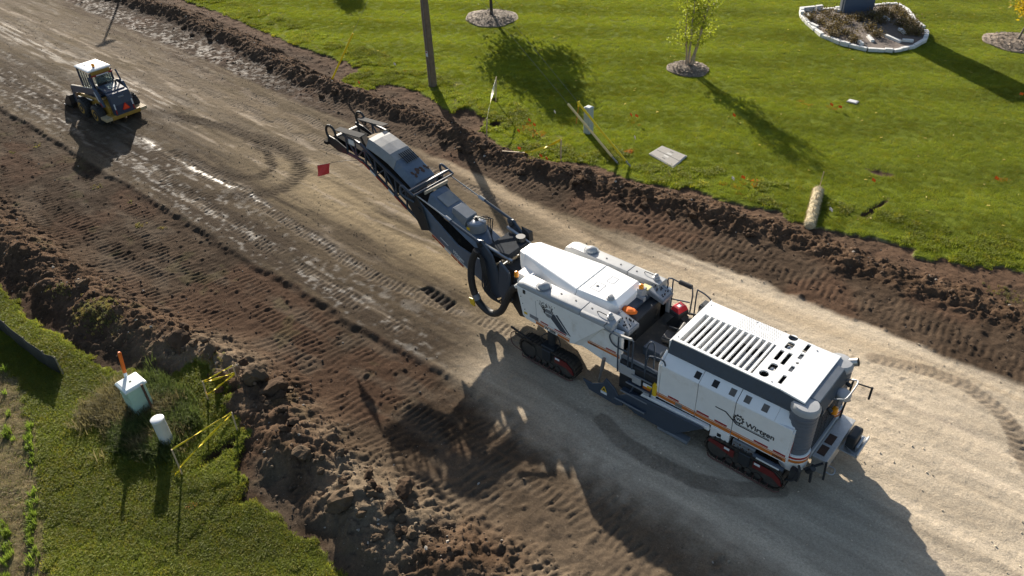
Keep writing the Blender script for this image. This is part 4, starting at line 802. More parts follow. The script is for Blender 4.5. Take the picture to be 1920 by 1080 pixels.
# belt along the whole conveyor
belt = [(x, zb(x)+.3) for x in (-23.0, -22.3, -21.4, -20.6, -19.2, -18.0, -16.7, -15.4)]
mb = MB(); mb.loft([[(x, 15.8, z), (x, cm(15.8), z), (x, cm(15.8), z+.03), (x, 15.8, z+.03)] for x, z in belt]); part(mb, 'belt', BELT, conv)
mb = MB(); mb.loft([[(x, 15.8, z-.24), (x, cm(15.8), z-.24), (x, cm(15.8), z-.22), (x, 15.8, z-.22)] for x, z in belt]); part(mb, 'return_belt', BELT, conv)
part(MB().cyl((-23.0, 15.78, zb(-23)+.2), (-23.0, cm(15.78), zb(-23)+.2), .15, 16), 'end_roller', DARK, conv)
for y in (15.66, cm(15.66)):
    # upper truss
    lowp = [(x, y, zb(x)+.04) for x in (-23.25, -22.35, -21.4, -20.6, -19.25, -18.55)]; top = [(x, y, zt(x)-.14) for x in (-22.35, -21.4, -20.6, -19.25, -18.55)]
    for a, b in zip(lowp[:-1], lowp[1:]): part(MB().bar(a, b, .06, .1, (0, 0, 1)), 'truss_chord', NAVY, conv)
    for a, b in zip(top[:-1], top[1:]): part(MB().bar(a, b, .06, .09, (0, 0, 1)), 'truss_chord', NAVY, conv)
    xx = np.linspace(-22.2, -18.7, 8)
    for k, x in enumerate(xx):
        part(MB().bar((x, y, zb(x)+.05), (x, y, zt(x)-.16), .045, .05), 'truss_post', NAVY, conv)
        if k < len(xx)-1:
            x2 = xx[k+1]; a, b = ((x, y, zb(x)+.08), (x2, y, zt(x2)-.2)) if k % 2 else ((x, y, zt(x)-.2), (x2, y, zb(x2)+.08))
            part(MB().bar(a, b, .04, .045), 'truss_brace', NAVY, conv)
    # red and white marking strips along the lower edge
    k = 0; x = -21.6
    yy = y-.045 if y < CV else y+.035
    while x < -16.6:
        if not (-19.4 < x < -18.2):
            a, b = x, x+.27; part(MB().prism([(a, zb(a)-.02), (b, zb(b)-.02), (b, zb(b)+.05), (a, zb(a)+.05)], yy, yy+.01), 'red_marking' if k % 3 < 2 else 'white_marking', RED if k % 3 < 2 else INKW, conv)
        k += 1; x += .3
    # pivot plate at the fold
    y0, y1 = (y-.09, y-.04) if y < CV else (y+.04, y+.09)
    part(MB().prism([(-18.95, 3.75), (-18.6, 3.7), (-18.3, 3.2), (-18.05, 2.35), (-18.5, 2.2), (-18.75, 2.7), (-19.05, 3.1)], y0, y1), 'pivot_plate', DARK, conv, bevel=.015)
    part(MB().cyl((-18.5, y0-.03, 3.05), (-18.5, y1+.03, 3.05), .11, 14), 'pivot_pin', DARK, conv)
# cross yoke
part(MB().bar((-18.62, 15.32, 3.86), (-18.62, cm(15.32), 3.86), .09, .09).bar((-18.4, 15.3, 3.78), (-18.4, cm(15.3), 3.78), .07, .07), 'yoke_bar', NAVY, conv, bevel=.01)
for y in (15.32, cm(15.32)):
    part(MB().tube(smooth_path([(-18.4, y, 3.78), (-18.7, y, 3.9), (-18.95, y, 3.98), (-19.05, y, 3.85), (-19.0, y, 3.6), (-18.7, y+(.25 if y < CV else -.25), 3.3)], 4), .045, 8), 'yoke_end', NAVY, conv)
    part(MB().tube([(-18.4, y+(.15 if y < CV else -.1), 3.72), (-16.9, y+(.15 if y < CV else -.1), 3.32)], .022, 8), 'tension_rod', STEEL, conv)
    part(MB().tube([(-16.95, y+(.15 if y < CV else -.1), 3.33), (-15.5, y+(.15 if y < CV else -.1), 2.95)], .05, 10), 'tension_cylinder', NAVY, conv); part(MB().cyl((-17.05, y+(.15 if y < CV else -.1), 3.36), (-16.8, y+(.15 if y < CV else -.1), 3.29), .07, 10), 'cylinder_gland', STEEL, conv)
part(MB().bar((-18.3, 15.75, 3.72), (-18.25, cm(15.75), 3.72), .05, .12), 'hood_seal', mat('tan_strip', (.3, .26, .2), .7), conv)
# hoods
def hoodloft(xsq, zoff, y0, name, m, arch=.07, drop=.2):
    rings = []
    for x, z in xsq:
        r = []
        e = cm(y0)
        r = [(x, y0, z-.26), (x, y0+.015, z-.24), (x, y0+.17, z+arch*.4), (x, CV, z+arch), (x, e-.17, z+arch*.4), (x, e-.015, z-.24), (x, e, z-.26), (x, e-.03, z-.3), (x, y0+.03, z-.3)]
        rings.append(r)
    return part(MB().loft(rings), name, m, conv, bevel=.012)
h1 = hoodloft([(-21.15, 4.88), (-20.9, 4.84), (-20.5, 4.74), (-20.05, 4.6), (-19.75, 4.45)], 0, 15.7, 'conveyor_hood', DUSTY, .035)
h2 = hoodloft([(-19.74, 4.445), (-19.4, 4.26), (-19.05, 4.06), (-18.78, 3.88)], 0, 15.7, 'conveyor_hood', SLATE, .035)
h3 = hoodloft([(-18.22, 3.62), (-17.7, 3.4), (-17.1, 3.15)], 0, 15.76, 'conveyor_hood', SLATE, .05)
h4 = hoodloft([(-17.09, 3.145), (-16.6, 2.9), (-16.1, 2.66), (-15.6, 2.45)], 0, 15.76, 'conveyor_hood', SLATE, .03, .45)
for k in range(7):
    yy = 16.1+k*.085
    part(MB().hexa([(-19.86, yy, 4.60), (-19.42, yy, 4.39), (-19.42, yy+.045, 4.39), (-19.86, yy+.045, 4.60), (-19.86, yy, 4.603), (-19.42, yy, 4.375), (-19.42, yy+.045, 4.375), (-19.86, yy+.045, 4.603)]), 'hood_slot', BLACK, h2)
for k in range(9):
    xx = -19.3+.33*random.random(); yy = 15.95+.75*random.random(); zz = np.interp(xx, [-19.4, -19.05, -18.78], [4.26, 4.06, 3.88])+.07
    a0 = random.random()*6; ring_ = []
    for i in range(7):
        q = .035+.06*random.random(); vx, vy = xx+q*math.cos(a0+i*.9), yy+q*math.sin(a0+i*.9); ring_.append((vx, vy, float(np.interp(vx, [-19.74, -19.4, -19.05, -18.78], [4.445, 4.26, 4.06, 3.88]))+.037*(1-abs((vy-16.3)/.6)**4)+.004))
    part(MB()._add(ring_, [tuple(range(7))]), 'rust_patch', RUST, h2)
part(MB().hexa([(-17.95, 16.0, 3.545), (-17.45, 16.0, 3.33), (-17.45, 16.6, 3.33), (-17.95, 16.6, 3.545), (-17.95, 16.0, 3.585), (-17.45, 16.0, 3.365), (-17.45, 16.6, 3.365), (-17.95, 16.6, 3.585)]), 'hood_hatch', DUSTY, h3, bevel=.01)
part(MB().loft([[(-17.25, 15.95, 3.2), (-17.25, 16.5, 3.2), (-17.2, 16.45, 3.42), (-17.2, 16.0, 3.42)], [(-16.6, 15.9, 2.92), (-16.6, 16.6, 2.92), (-16.55, 16.5, 3.22), (-16.55, 16.0, 3.22)]]), 'extraction_funnel', MGREY, conv, bevel=.015)
part(MB().lathe((-16.35, 16.25, 0), [(.34, 2.75), (.34, 3.06), (.3, 3.09), (.08, 3.13), (.05, 3.14)], 22), 'extraction_drum', MGREY, conv, smooth=True)
part(MB().cyl((-16.35, 16.25, 3.12), (-16.35, 16.25, 3.26), .05, 12).box(-16.43, -16.27, 16.2, 16.3, 3.16, 3.2), 'drum_motor', DARK, conv); part(MB().lathe((-16.35, 16.25, 3.07), [(.305, .005), (.27, .035), (.09, .075)], 22), 'drum_lid', STEEL, conv, smooth=True)
part(MB().box(-16.5, -16.36, 15.903, 15.913, 2.85, 2.96), 'yellow_label', YEL, conv)
for off in (0, .1, .22): part(MB().tube(smooth_path([(-16.3+off, 16.3, 3.2), (-16.05+off, 16.5, 3.25), (-15.95, 16.4+off, 2.95), (-15.7, 16.3, 2.6), (-15.4, 16.1+off, 2.3)], 5), .02, 6), 'hydraulic_hose', RUBBER, conv)
# tip
for y, s in ((15.6, 1), (cm(15.6), -1)):
    part(MB().hexa([(-22.75, y, 4.86), (-21.3, y, 4.98), (-21.3, y+.3*s, 5.0), (-22.75, y+.3*s, 4.88), (-22.75, y, 4.89), (-21.3, y, 5.01), (-21.3, y+.3*s, 5.04), (-22.75, y+.3*s, 4.91)]), 'tip_wing', mat('dusty_tip_plate', (.085, .083, .08), .9, spec=.05, var=.15, dirt=(.13, .11, .085), dirt_amt=.25), conv, bevel=.006)
    loop = [(-22.95+.27*math.cos(a), y-.02*s, 4.72+.3*math.sin(a)) for a in np.linspace(-.5, 4.3, 16)]
    part(MB().tube(loop, .045, 8), 'hoop_guard', RUBBER, conv)
    part(MB().prism([(-23.3, 4.2), (-22.7, 4.02), (-22.2, 4.05), (-22.2, 4.3), (-22.8, 4.5), (-23.25, 4.55)], min(y+.0, y+.05*s), max(y+.0, y+.05*s)), 'tip_plate', DARK, conv, bevel=.01)
part(MB().loft([[(-21.45, 16.05, 4.6), (-21.45, 16.8, 4.6), (-21.5, 16.75, 4.78), (-21.5, 16.1, 4.78)], [(-21.15, 15.95, 4.6), (-21.15, 16.85, 4.6), (-21.15, 16.85, 4.9), (-21.15, 15.95, 4.9)]]), 'tip_flap', mat('beige_rubber_flap', (.2, .165, .12), .9, spec=.05, dirt=(.2, .16, .1), dirt_amt=.2), conv)
part(MB().box(-23.4, -23.2, 15.5, cm(15.5), 4.18, 4.3), 'tip_cross_bar', BELT, conv, bevel=.01)
part(MB().prism([(-22.0, 4.55), (-21.7, 4.55), (-21.7, 4.75), (-22.0, 4.75)], 15.61, 15.62), 'white_plate', INKW, conv)
# red warning flag on a thin rod
rod = part(MB().tube(smooth_path([(-23.4, 15.0, 3.47), (-22.5, 15.0, 3.86), (-21.9, 15.02, 4.12), (-21.2, 15.2, 4.3), (-20.95, 15.64, 4.1)], 4), .008, 5), 'flag_rod', DARK, conv)
fl = MB(); nx_, ny_ = 6, 6
for i in range(nx_+1):
    for j in range(ny_+1):
        u, v = i/nx_, j/ny_; fl.v.append((-23.38+.86*u-.12*v*(1-u)-.24*v*u, 15.0+.04*math.sin(u*5+v*3)*v, 3.47+.39*u-v*(.5+.04*u)))
for i in range(nx_):
    for j in range(ny_): a = i*(ny_+1)+j; fl.f.append((a, a+1, a+ny_+2, a+ny_+1))
ff = part(fl, 'warning_flag', mat('red_mesh_cloth', (.62, .05, .05), .8, var=.08, bump=.3, bscale=200), conv, label='red square warning flag hanging from a thin rod'); sm = ff.modifiers.new('cloth', 'SOLIDIFY'); sm.thickness = .006
# faded lettering on the lower side plate
sl = Vector((1, 0, -.53)).normalized()
lettering('side_lettering', 'Wirtgen', .18, (-17.05, 15.655, 1.83), sl, (sl.z*-1, 0, sl.x), INKW, conv, .004, xs_=.95)
part(MB().bar((-17.0, 15.655, 1.73), (-16.35, 15.655, 1.385), .006, .03), 'lettering_underline', INKW, conv)
part(MB().bar((-17.62, 15.655, 2.2), (-17.25, 15.655, 2.0), .006, .03), 'logo_line', INKW, conv)
# slewing head between conveyor and machine
sw = part(MB().prism([(-15.9, 1.1), (-15.5, .75), (-14.3, .7), (-14.0, 1.0), (-14.0, 2.1), (-14.6, 2.25), (-15.2, 2.0)], 15.75, cm(15.65)), 'slewing_head', DARK, bevel=.03)
for y, s in ((15.5, 1), (cm(15.4), -1)):
    part(MB().prism([(-15.75, 2.95), (-15.45, 3.02), (-15.0, 2.6), (-14.75, 1.9), (-14.7, 1.0), (-15.1, .7), (-15.5, 1.0), (-15.45, 2.2)], min(y, y+.08*s), max(y, y+.08*s)), 'slewing_arm', NAVY, sw, bevel=.02)
    part(MB().tube([(-15.6, y+.2*s, 2.75), (-14.35, y+.3*s, 2.5)], .06, 10), 'slewing_cylinder', STEEL, sw)
    part(MB().cyl((-15.5, y-.05*s, 2.85), (-15.5, y+.15*s, 2.85), .1, 12), 'arm_pin', DARK, sw)
part(MB().hexa([(-15.55, 15.6, 2.5), (-14.5, 15.75, 2.45), (-14.5, 16.85, 2.45), (-15.55, 17.0, 2.5), (-15.5, 15.65, 2.62), (-14.5, 15.8, 2.7), (-14.5, 16.8, 2.7), (-15.5, 16.95, 2.62)]), 'head_plate', mat('matt_head_plate', (.03, .034, .04), .9, spec=.05, var=.3), sw, bevel=.02)
part(MB().cyl((-14.75, 16.7, 2.7), (-14.75, 16.7, 2.86), .17, 16), 'slewing_motor', DARK, sw, bevel=.01); part(MB().loft([[(-15.0, 17.1, 2.4), (-14.7, 17.3, 2.4), (-14.7, 17.1, 2.4)], [(-15.1, 17.15, 2.9), (-14.75, 17.32, 2.75), (-14.75, 17.12, 2.75)]]), 'hose_guard', DARK, sw)
part(MB().prism([(-14.5, 2.7), (-14.1, 2.4), (-14.0, 1.3), (-14.35, .9), (-14.6, 1.4)], 15.3, 15.4), 'head_side_plate', NAVY, sw, bevel=.02)
part(MB().prism([(-14.2, 1.9), (-13.2, 1.9), (-13.2, .7), (-13.9, .55), (-14.2, .9)], 15.55, 16.9), 'pickup_conveyor', DARK, sw, bevel=.02)
part(MB().tube(smooth_path([(-15.5, 15.32, 2.72), (-15.72, 15.28, 2.2), (-15.8, 15.25, 1.55), (-15.72, 15.25, .95), (-15.45, 15.25, .52), (-14.95, 15.25, .36), (-14.5, 15.25, .66), (-14.2, 15.25, 1.25), (-13.85, 15.25, 1.95), (-13.4, 15.2, 2.2)], 7), .125, 14), 'suction_hose', RUBBER, sw, smooth=True)
for t in ((-15.62, 15.25, .74), ): part(MB().cyl((t[0]-.05, t[1], t[2]+.1), (t[0]+.05, t[1], t[2]-.08), .14, 14), 'hose_clamp', MGREY, sw)
part(MB().prism([(-15.85, .7), (-15.6, .72), (-15.6, .42), (-15.8, .45)], 15.1, 15.14), 'yellow_tag', YEL, sw)
for k in range(5): part(MB().tube(smooth_path([(-15.5+.06*k, 15.4, 2.6-.05*k), (-15.35+.05*k, 15.36, 1.9), (-15.4+.1*k, 15.38, 1.2), (-15.0+.1*k, 15.45, .8), (-14.5, 15.5, 1.0+.12*k)], 5), .022, 6), 'hydraulic_hose', RUBBER, sw)

# ================================================================== skid steer loader
SY = 15.68
CAT = mat('loader_yellow', (.33, .19, .03), .42, var=.12, dirt=(.17, .12, .07), dirt_amt=.2)
LDARK = mat('loader_dark_panel', (.025, .038, .07), .35, var=.15, dirt=(.12, .1, .08), dirt_amt=.1)
LARM = mat('loader_arm_grey', (.06, .075, .105), .32, var=.15, dirt=(.16, .13, .1), dirt_amt=.12)
TYRE = mat('tyre_rubber', (.022, .021, .02), .7, var=.2, dirt=(.1, .08, .06), dirt_amt=.22)
BUCK = mat('bucket_steel', (.06, .058, .058), .4, .4, var=.2, dirt=(.14, .11, .08), dirt_amt=.2)
TRI = mat('orange_red_reflector', (.9, .06, .01), .5, var=.03)
S = thing('skid_steer_loader', 'yellow and dark skid steer loader with white cab roof and orange triangle on the road', 'loader', (-43, SY, 0))
def sp_(mb, name, m, parent=S, bevel=.012, smooth=False): return mb.build(name, m, parent, bevel, smooth)
def sm_(y): return 2*SY-y
sp_(MB().prism([(-45.0, .35), (-41.7, .35), (-41.6, .95), (-42.2, 1.2), (-45.0, .95)], 15.0, sm_(15.0)), 'chassis', CAT, bevel=.03)
for y0, y1 in ((14.5, 14.93), (sm_(14.93), sm_(14.5))):
    for xx in (-42.42, -43.98):
        yo, yi = (y0, y1) if y0 < SY else (y1, y0); s = 1 if y0 < SY else -1
        w = sp_(MB().tube([(xx, yo, .5), (xx, yo+.04*s, .5), (xx, yo+.12*s, .5), (xx, yi-.12*s, .5), (xx, yi-.02*s, .5), (xx, yi, .5)], [.36, .46, .5, .5, .46, .36], 26, 1), 'wheel', TYRE, smooth=True, bevel=0)
        sp_(MB().tube([(xx, yo+.02*s, .5), (xx, yo-.005*s, .5), (xx, yo+.03*s, .5)], [.34, .31, .12], 20, 1), 'rim', CAT, w, 0, True)
        sp_(MB().cyl((xx, yo-.01*s, .5), (xx, yo+.05*s, .5), .1, 12), 'hub', CAT, w, 0)
        lug = MB()
        for k in range(20):
            a = 2*math.pi*k/20
            for side in (0, 1):
                a2 = a+(math.pi/20 if side else 0); c_, s_ = math.cos(a2), math.sin(a2)
                ya, yb = (yo+.07*s, yo+.24*s) if side == 0 else (yi-.24*s, yi-.07*s)
                lug.bar((xx+.505*c_, ya, .5+.505*s_), (xx+.505*math.cos(a2+.12), yb, .5+.505*math.sin(a2+.12)), .03, .06, (c_, 0, s_))
        o = sp_(lug, 'tread_lugs', TYRE, w, 0); 
# rear door and engine hood
rd = sp_(MB().prism([(-41.62, .5), (-41.28, .5), (-41.3, 1.05), (-41.42, 1.62), (-41.75, 1.66)], 15.12, sm_(15.12)), 'rear_door', LDARK, bevel=.04)
sp_(MB().prism([(16.0+(-.27), .72), (16.0+.03, .72), (15.88, .98)], -41.276, -41.262, 'x'), 'warning_triangle', TRI, rd, 0) if False else None
def tri(y, z, r): return [(y+r*math.cos(a), z+r*math.sin(a)) for a in (math.pi/2-.12, math.pi/2+.12, math.pi*7/6-.12, math.pi*7/6+.12, -math.pi/6-.12, -math.pi/6+.12)]
sp_(MB().prism(tri(15.75, .85, .22), -41.272, -41.258, 'x'), 'triangle_border', mat('dark_red_reflector', (.5, .02, .01), .5), rd, 0); sp_(MB().prism(tri(15.75, .85, .16), -41.257, -41.25, 'x'), 'warning_triangle', TRI, rd, 0)
for y in (15.2, sm_(15.2)):
    sp_(MB().box(-41.31, -41.27, y-.03, y+.03, .85, 1.15), 'tail_lamp', INKW, rd, .006); sp_(MB().box(-41.3, -41.265, y-.03, y+.03, .6, .83), 'tail_lamp', RED, rd, .006)
sp_(MB().box(-41.4, -41.33, 15.55, 15.85, 1.38, 1.46), 'door_badge', MGREY, rd, .006)
sp_(MB().prism([(-41.7, 1.5), (-41.68, 1.7), (-42.6, 1.82), (-42.65, 1.5)], 15.16, sm_(15.16)), 'engine_hood', LDARK, bevel=.03)
sp_(MB().hexa([(-42.5, 15.5, 1.79), (-41.95, 15.45, 1.72), (-41.95, 15.95, 1.72), (-42.5, 15.95, 1.79), (-42.5, 15.5, 1.825), (-41.95, 15.45, 1.755), (-41.95, 15.95, 1.755), (-42.5, 15.95, 1.825)]), 'hood_screen', MGREY, bevel=.01); sp_(MB().cyl((-42.3, 16.05, 1.75), (-42.3, 16.05, 1.98), .05, 10), 'exhaust_stack', DARK, bevel=0)
# bumper with ribbed ends
sp_(MB().box(-41.95, -41.28, 14.9, sm_(14.9), .33, .55), 'rear_bumper', CAT, bevel=.03)
for y, s in ((14.9, -1), (sm_(14.9), 1)):
    for k in range(5): sp_(MB().box(-41.9+.13*k, -41.82+.13*k, min(y, y+.36*s), max(y, y+.36*s), .36, .52), 'counterweight_rib', mat('pale_tan_paint', (.42, .32, .18), .6, dirt=(.2, .15, .1), dirt_amt=.2), bevel=.01)
# cab
cab = sp_(MB().box(-44.5, -42.75, 15.1, sm_(15.1), .95, 1.25), 'cab', LDARK, bevel=.02)
for (x, y) in ((-44.35, 15.14), (-44.35, sm_(15.14)), (-42.85, 15.14), (-42.85, sm_(15.14))): sp_(MB().bar((x, y, 1.2), (x-.02*(x > -43.5), y, 2.45), .09, .09), 'cab_post', LDARK, cab, .01)
GL = bpy.data.materials.new('cab_glass'); GL.use_nodes = True; g_ = GL.node_tree.nodes['Principled BSDF']; g_.inputs['Base Color'].default_value = (.6, .68, .66, 1); g_.inputs['Roughness'].default_value = .05; g_.inputs['Transmission Weight'].default_value = .9; g_.inputs['IOR'].default_value = 1.1
MATS['cab_glass'] = GL
for y in (15.12, sm_(15.12)): sp_(MB().box(-44.28, -42.92, y-.008, y+.008, 1.26, 2.4), 'side_window', GL, cab, 0)
for y in (15.11, sm_(15.11)):
    for k in range(5): sp_(MB().box(-44.2+.3*k, -44.17+.3*k, y-.02, y+.02, 1.26, 2.4), 'window_bar', LDARK, cab, 0)
sp_(MB().box(-42.84, -42.825, 15.2, sm_(15.2), 1.85, 2.38), 'rear_window', GL, cab, 0)
sp_(MB().box(-42.92, -42.8, 15.16, sm_(15.16), 2.3, 2.5), 'rear_header', CAT, cab, .02); sp_(MB().bar((-42.72, 15.1, 2.32), (-42.72, sm_(15.1), 2.32), .06, .07), 'light_bar', RED, cab, .008); sp_(MB().bar((-42.685, 15.35, 2.32), (-42.685, sm_(15.35), 2.32), .01, .05), 'light_bar_lens', INKW, cab, 0)
rf = sp_(MB().loft([[(-44.5, 15.08, 2.46), (-42.85, 15.06, 2.5), (-42.85, sm_(15.06), 2.5), (-44.5, sm_(15.08), 2.46)], [(-44.5, 15.07, 2.54), (-42.84, 15.05, 2.58), (-42.84, sm_(15.05), 2.58), (-44.5, sm_(15.07), 2.54)], [(-44.4, 15.17, 2.58), (-42.95, 15.15, 2.62), (-42.95, sm_(15.15), 2.62), (-44.4, sm_(15.17), 2.58)]]), 'cab_roof', WHITE, cab, .02)
sp_(MB().box(-44.2, -43.3, 15.4, 15.96, 2.6, 2.625), 'roof_hatch', WHITE, cab, .01)
bk = sp_(MB().cyl((-43.15, 15.55, 2.6), (-43.15, 15.55, 2.66), .07, 12), 'beacon', DARK, cab, 0); 
sp_(MB().box(-43.6, -43.1, 15.4, 15.95, 1.2, 1.6).box(-43.2, -43.08, 15.42, 15.93, 1.6, 2.15), 'seat', SEATM, cab, .04)
sp_(MB().lathe((-43.15, 15.55, 2.66), [(.07, 0), (.085, .08), (.07, .15), (.01, .17)], 14), 'beacon_lens', BEACON, S, 0, True)
# lift arms
for y, s in ((15.0, -1), (sm_(15.0), 1)):
    a, b = min(y, y+.14*s), max(y, y+.14*s)
    arm = sp_(MB().prism([(-45.45, 1.12), (-45.4, 1.34), (-42.55, 1.84), (-42.3, 1.78), (-41.85, .95), (-42.05, .85), (-42.5, 1.5), (-45.3, .95)], a, b), 'lift_arm', LARM, bevel=.02)
    sp_(MB().prism([(-42.48, 1.66), (-42.36, 1.66), (-42.1, 1.2), (-42.2, 1.18)], a-.008 if s < 0 else b, a if s < 0 else b+.008), 'reflector_white', INKW, arm, 0); sp_(MB().prism([(-42.12, 1.15), (-42.02, 1.15), (-41.9, .95), (-41.98, .93)], a-.008 if s < 0 else b, a if s < 0 else b+.008), 'reflector_red', RED, arm, 0)
    sp_(MB().bar((-42.5, y+.07*s, 1.8), (-42.7, y+.05*s, 2.35), .07, .07), 'cab_brace', LDARK, arm, .01)
    sp_(MB().prism([(-45.6, .3), (-45.3, .35), (-45.28, 1.15), (-45.5, 1.25)], a, b), 'arm_leg', LARM, arm, .02)
    sp_(MB().tube([(-45.0, y+.07*s, .75), (-43.2, y+.07*s, .98)], .05, 10), 'lift_cylinder', STEEL, arm, 0)
bu_ = sp_(MB().prism([(-46.55, .06), (-46.5, .02), (-45.7, .04), (-45.5, .3), (-45.5, .78), (-45.56, .78), (-45.58, .34), (-45.74, .1)], 14.6, sm_(14.6)), 'bucket', BUCK, bevel=.008)
for y in (14.6, sm_(14.6)-.03): sp_(MB().prism([(-46.55, .03), (-45.6, .05), (-45.5, .3), (-45.5, .78), (-45.75, .78), (-46.35, .3)], y, y+.03), 'bucket_cheek', BUCK, bu_, .006)
sp_(MB().box(-46.62, -46.35, 14.58, sm_(14.58), .022, .045), 'cutting_edge', STEEL, bu_, .004)

# ================================================================== roadside things
def yplane(px, py, Yv):
    d = ray(px, py); t = Yv/d[1]; return CAM_H+d[2]*t
def gz(x, y): return float(zat(np.array(x), np.array(y)))
WOOD = mat('weathered_pole_wood', (.16, .115, .08), .8, var=.3, scale=5, dirt=(.08, .055, .04), dirt_amt=.2, bump=.5, bscale=30)
LATH = mat('pale_lath_wood', (.5, .38, .25), .75, var=.15, scale=9)
TAPE = mat('yellow_tape', (.85, .62, .01), .5, var=.06); TAPEW = mat('faded_tape', (.7, .62, .42), .5, var=.1)
YGUARD = mat('yellow_guard_plastic', (.85, .6, .01), .4, var=.06); CGUARD = mat('faded_yellow_guard', (.68, .55, .27), .5, var=.08)
WIRE = mat('galvanised_wire', (.22, .22, .22), .45, .6, var=.1)
OFL = mat('orange_flag_plastic', (.95, .14, .01), .5, var=.05); WFL = mat('white_flag_plastic', (.8, .72, .72), .5, var=.05)
PX, PY = G(812, 163)[:2]; pz = gz(PX, PY)
P = thing('utility_pole', 'tall round wooden utility pole at the edge of the lawn', 'pole', (PX, PY, pz))
MB().tube([(PX, PY, pz-.4), (PX-.02, PY, 4), (PX-.03, PY, 9.6)], [.24, .22, .15], 18, 1).build('pole_shaft', WOOD, P, smooth=True)
MB().box(PX-.04, PX+.1, PY-.245, PY-.228, pz+1.75, pz+2.05).build('pole_tag', INKW, P); MB().box(PX-.02, PX+.08, PY-.25, PY-.2455, pz+1.95, pz+2.02).build('pole_tag_mark', RED, P)
MB().tube([(PX+.08, PY-.235, pz+.02), (PX+.08, PY-.225, pz+4), (PX+.06, PY-.18, 9.3)], .014, 6).build('ground_wire', WIRE, P)
def guy(anchor, top, len_rod, len_guard, m, label):
    ax, ay = G(*anchor)[:2]; az = gz(ax, ay); a = Vector((ax, ay, az-.15)); t = Vector(top); d = (t-a).normalized()
    o = thing('guy_wire', label, 'guy wire', (ax, ay, az), 'guy wires of the utility pole')
    MB().tube([a, a+d*(len_rod+.1)], .022, 8).build('anchor_rod', WIRE, o)
    for k in range(4): MB().cyl(a+d*(len_rod*.5+.09*k), a+d*(len_rod*.5+.05+.09*k), .045, 8).build('clamp', STEEL, o)
    MB().tube([a+d*len_rod, a+d*(len_rod+len_guard)], .055, 8).build('guard_sleeve', m, o); MB().tube([a+d*(len_rod), t], .007, 5).build('wire', WIRE, o)
guy((1167, 313), (PX, PY, 8.6), .75, 3.3, CGUARD, 'guy wire with faded cream sleeve crossing in front of the grey pedestal')
guy((1189, 318), (PX+.02, PY, 9.5), .6, 3.6, YGUARD, 'guy wire with bright yellow sleeve, right of the grey pedestal')
guy((621, 158), (PX-.02, PY-.1, 9.5), .15, 3.2, YGUARD, 'guy wire with tall yellow sleeve standing in the scraped soil corner')
# pedestal on the lawn
x, y = G(1103, 250)[:2]; z = gz(x, y)
PED = mat('grey_green_pedestal', (.36, .4, .4), .5, var=.05, dirt=(.3, .28, .2), dirt_amt=.04)
o = thing('utility_pedestal', 'narrow grey utility pedestal standing on the lawn beside two yellow guys', 'pedestal', (x, y, z))
MB().box(x-.18, x+.18, y-.18, y+.18, z-.05, z+.45).build('pedestal_base', PED, o, .015); MB().box(x-.172, x+.172, y-.172, y+.172, z+.455, z+1.28).build('pedestal_body', PED, o, .015)
MB().loft([[(x-.19, y-.19, z+1.281), (x+.19, y-.19, z+1.281), (x+.19, y+.19, z+1.281), (x-.19, y+.19, z+1.281)], [(x-.19, y-.19, z+1.33), (x+.19, y-.19, z+1.33), (x+.19, y+.19, z+1.33), (x-.19, y+.19, z+1.33)], [(x-.13, y-.13, z+1.38), (x+.13, y-.13, z+1.38), (x+.13, y+.13, z+1.38), (x-.13, y+.13, z+1.38)]]).build('pedestal_cap', PED, o, .01)
MB().box(x-.15, x-.03, y-.182, y-.1725, z+1.14, z+1.2).build('warning_label', RED, o); MB().box(x-.02, x+.06, y-.182, y-.1725, z+1.02, z+1.16).build('info_label', INKW, o)
x, y = G(1080, 233)[:2]; z = gz(x, y)
o = thing('marker_post', 'leaning rusty orange marker post with yellow head beside the grey pedestal', 'marker post', (x, y, z))
MB().tube([(x, y, z-.1), (x+.1, y+.05, z+.95)], .028, 8).build('post', mat('rusty_orange_paint', (.42, .18, .02), .6, var=.2), o); MB().bar((x+.1, y+.05, z+.93), (x+.125, y+.06, z+1.22), .13, .05).build('marker_head', YGUARD, o, .01)
MB().box(x+.06, x+.16, y+.028, y+.03, z+1.0, z+1.14).build('marker_print', RUST, o)
# vault lid and small lid
c4 = [G(1216, 293)[:2], G(1262, 320)[:2], G(1288, 297)[:2], G(1241, 278)[:2]]
def slab(name, c4, z, h, m, bevel, parent=None): return MB().hexa([(p[0], p[1], z) for p in c4]+[(p[0], p[1], z+h) for p in c4]).build(name, m, parent, bevel)
cx, cy = np.mean([p[0] for p in c4]), np.mean([p[1] for p in c4]); z = max(gz(p[0], p[1]) for p in c4)
CONC = mat('lid_concrete', (.25, .235, .21), .8, var=.12, scale=8, dirt=(.16, .14, .11), dirt_amt=.12, bump=.3)
o = thing('vault_lid', 'rectangular grey concrete utility vault lid set flush in the lawn', 'vault lid', (cx, cy, z))
def lerp4(u, v): 
    a = np.array(c4); return tuple((a[0]*(1-u)+a[1]*u)*(1-v)+(a[3]*(1-u)+a[2]*u)*v)
slab('lid_frame', c4, z-.1, .145, mat('pale_lid_rim', (.4, .39, .36), .7), .01, o)
for u0, u1, v0, v1 in ((.03, .97, .03, .494), (.03, .97, .506, .97)): slab('lid_half', [lerp4(u0, v0), lerp4(u1, v0), lerp4(u1, v1), lerp4(u0, v1)], z+.0, .065, CONC, .008, o)
for u, v in ((.5, .2), (.5, .8)): slab('lid_handle', [lerp4(u-.06, v-.02), lerp4(u+.06, v-.02), lerp4(u+.06, v+.02), lerp4(u-.06, v+.02)], z+.0655, .004, DARK, 0, o)
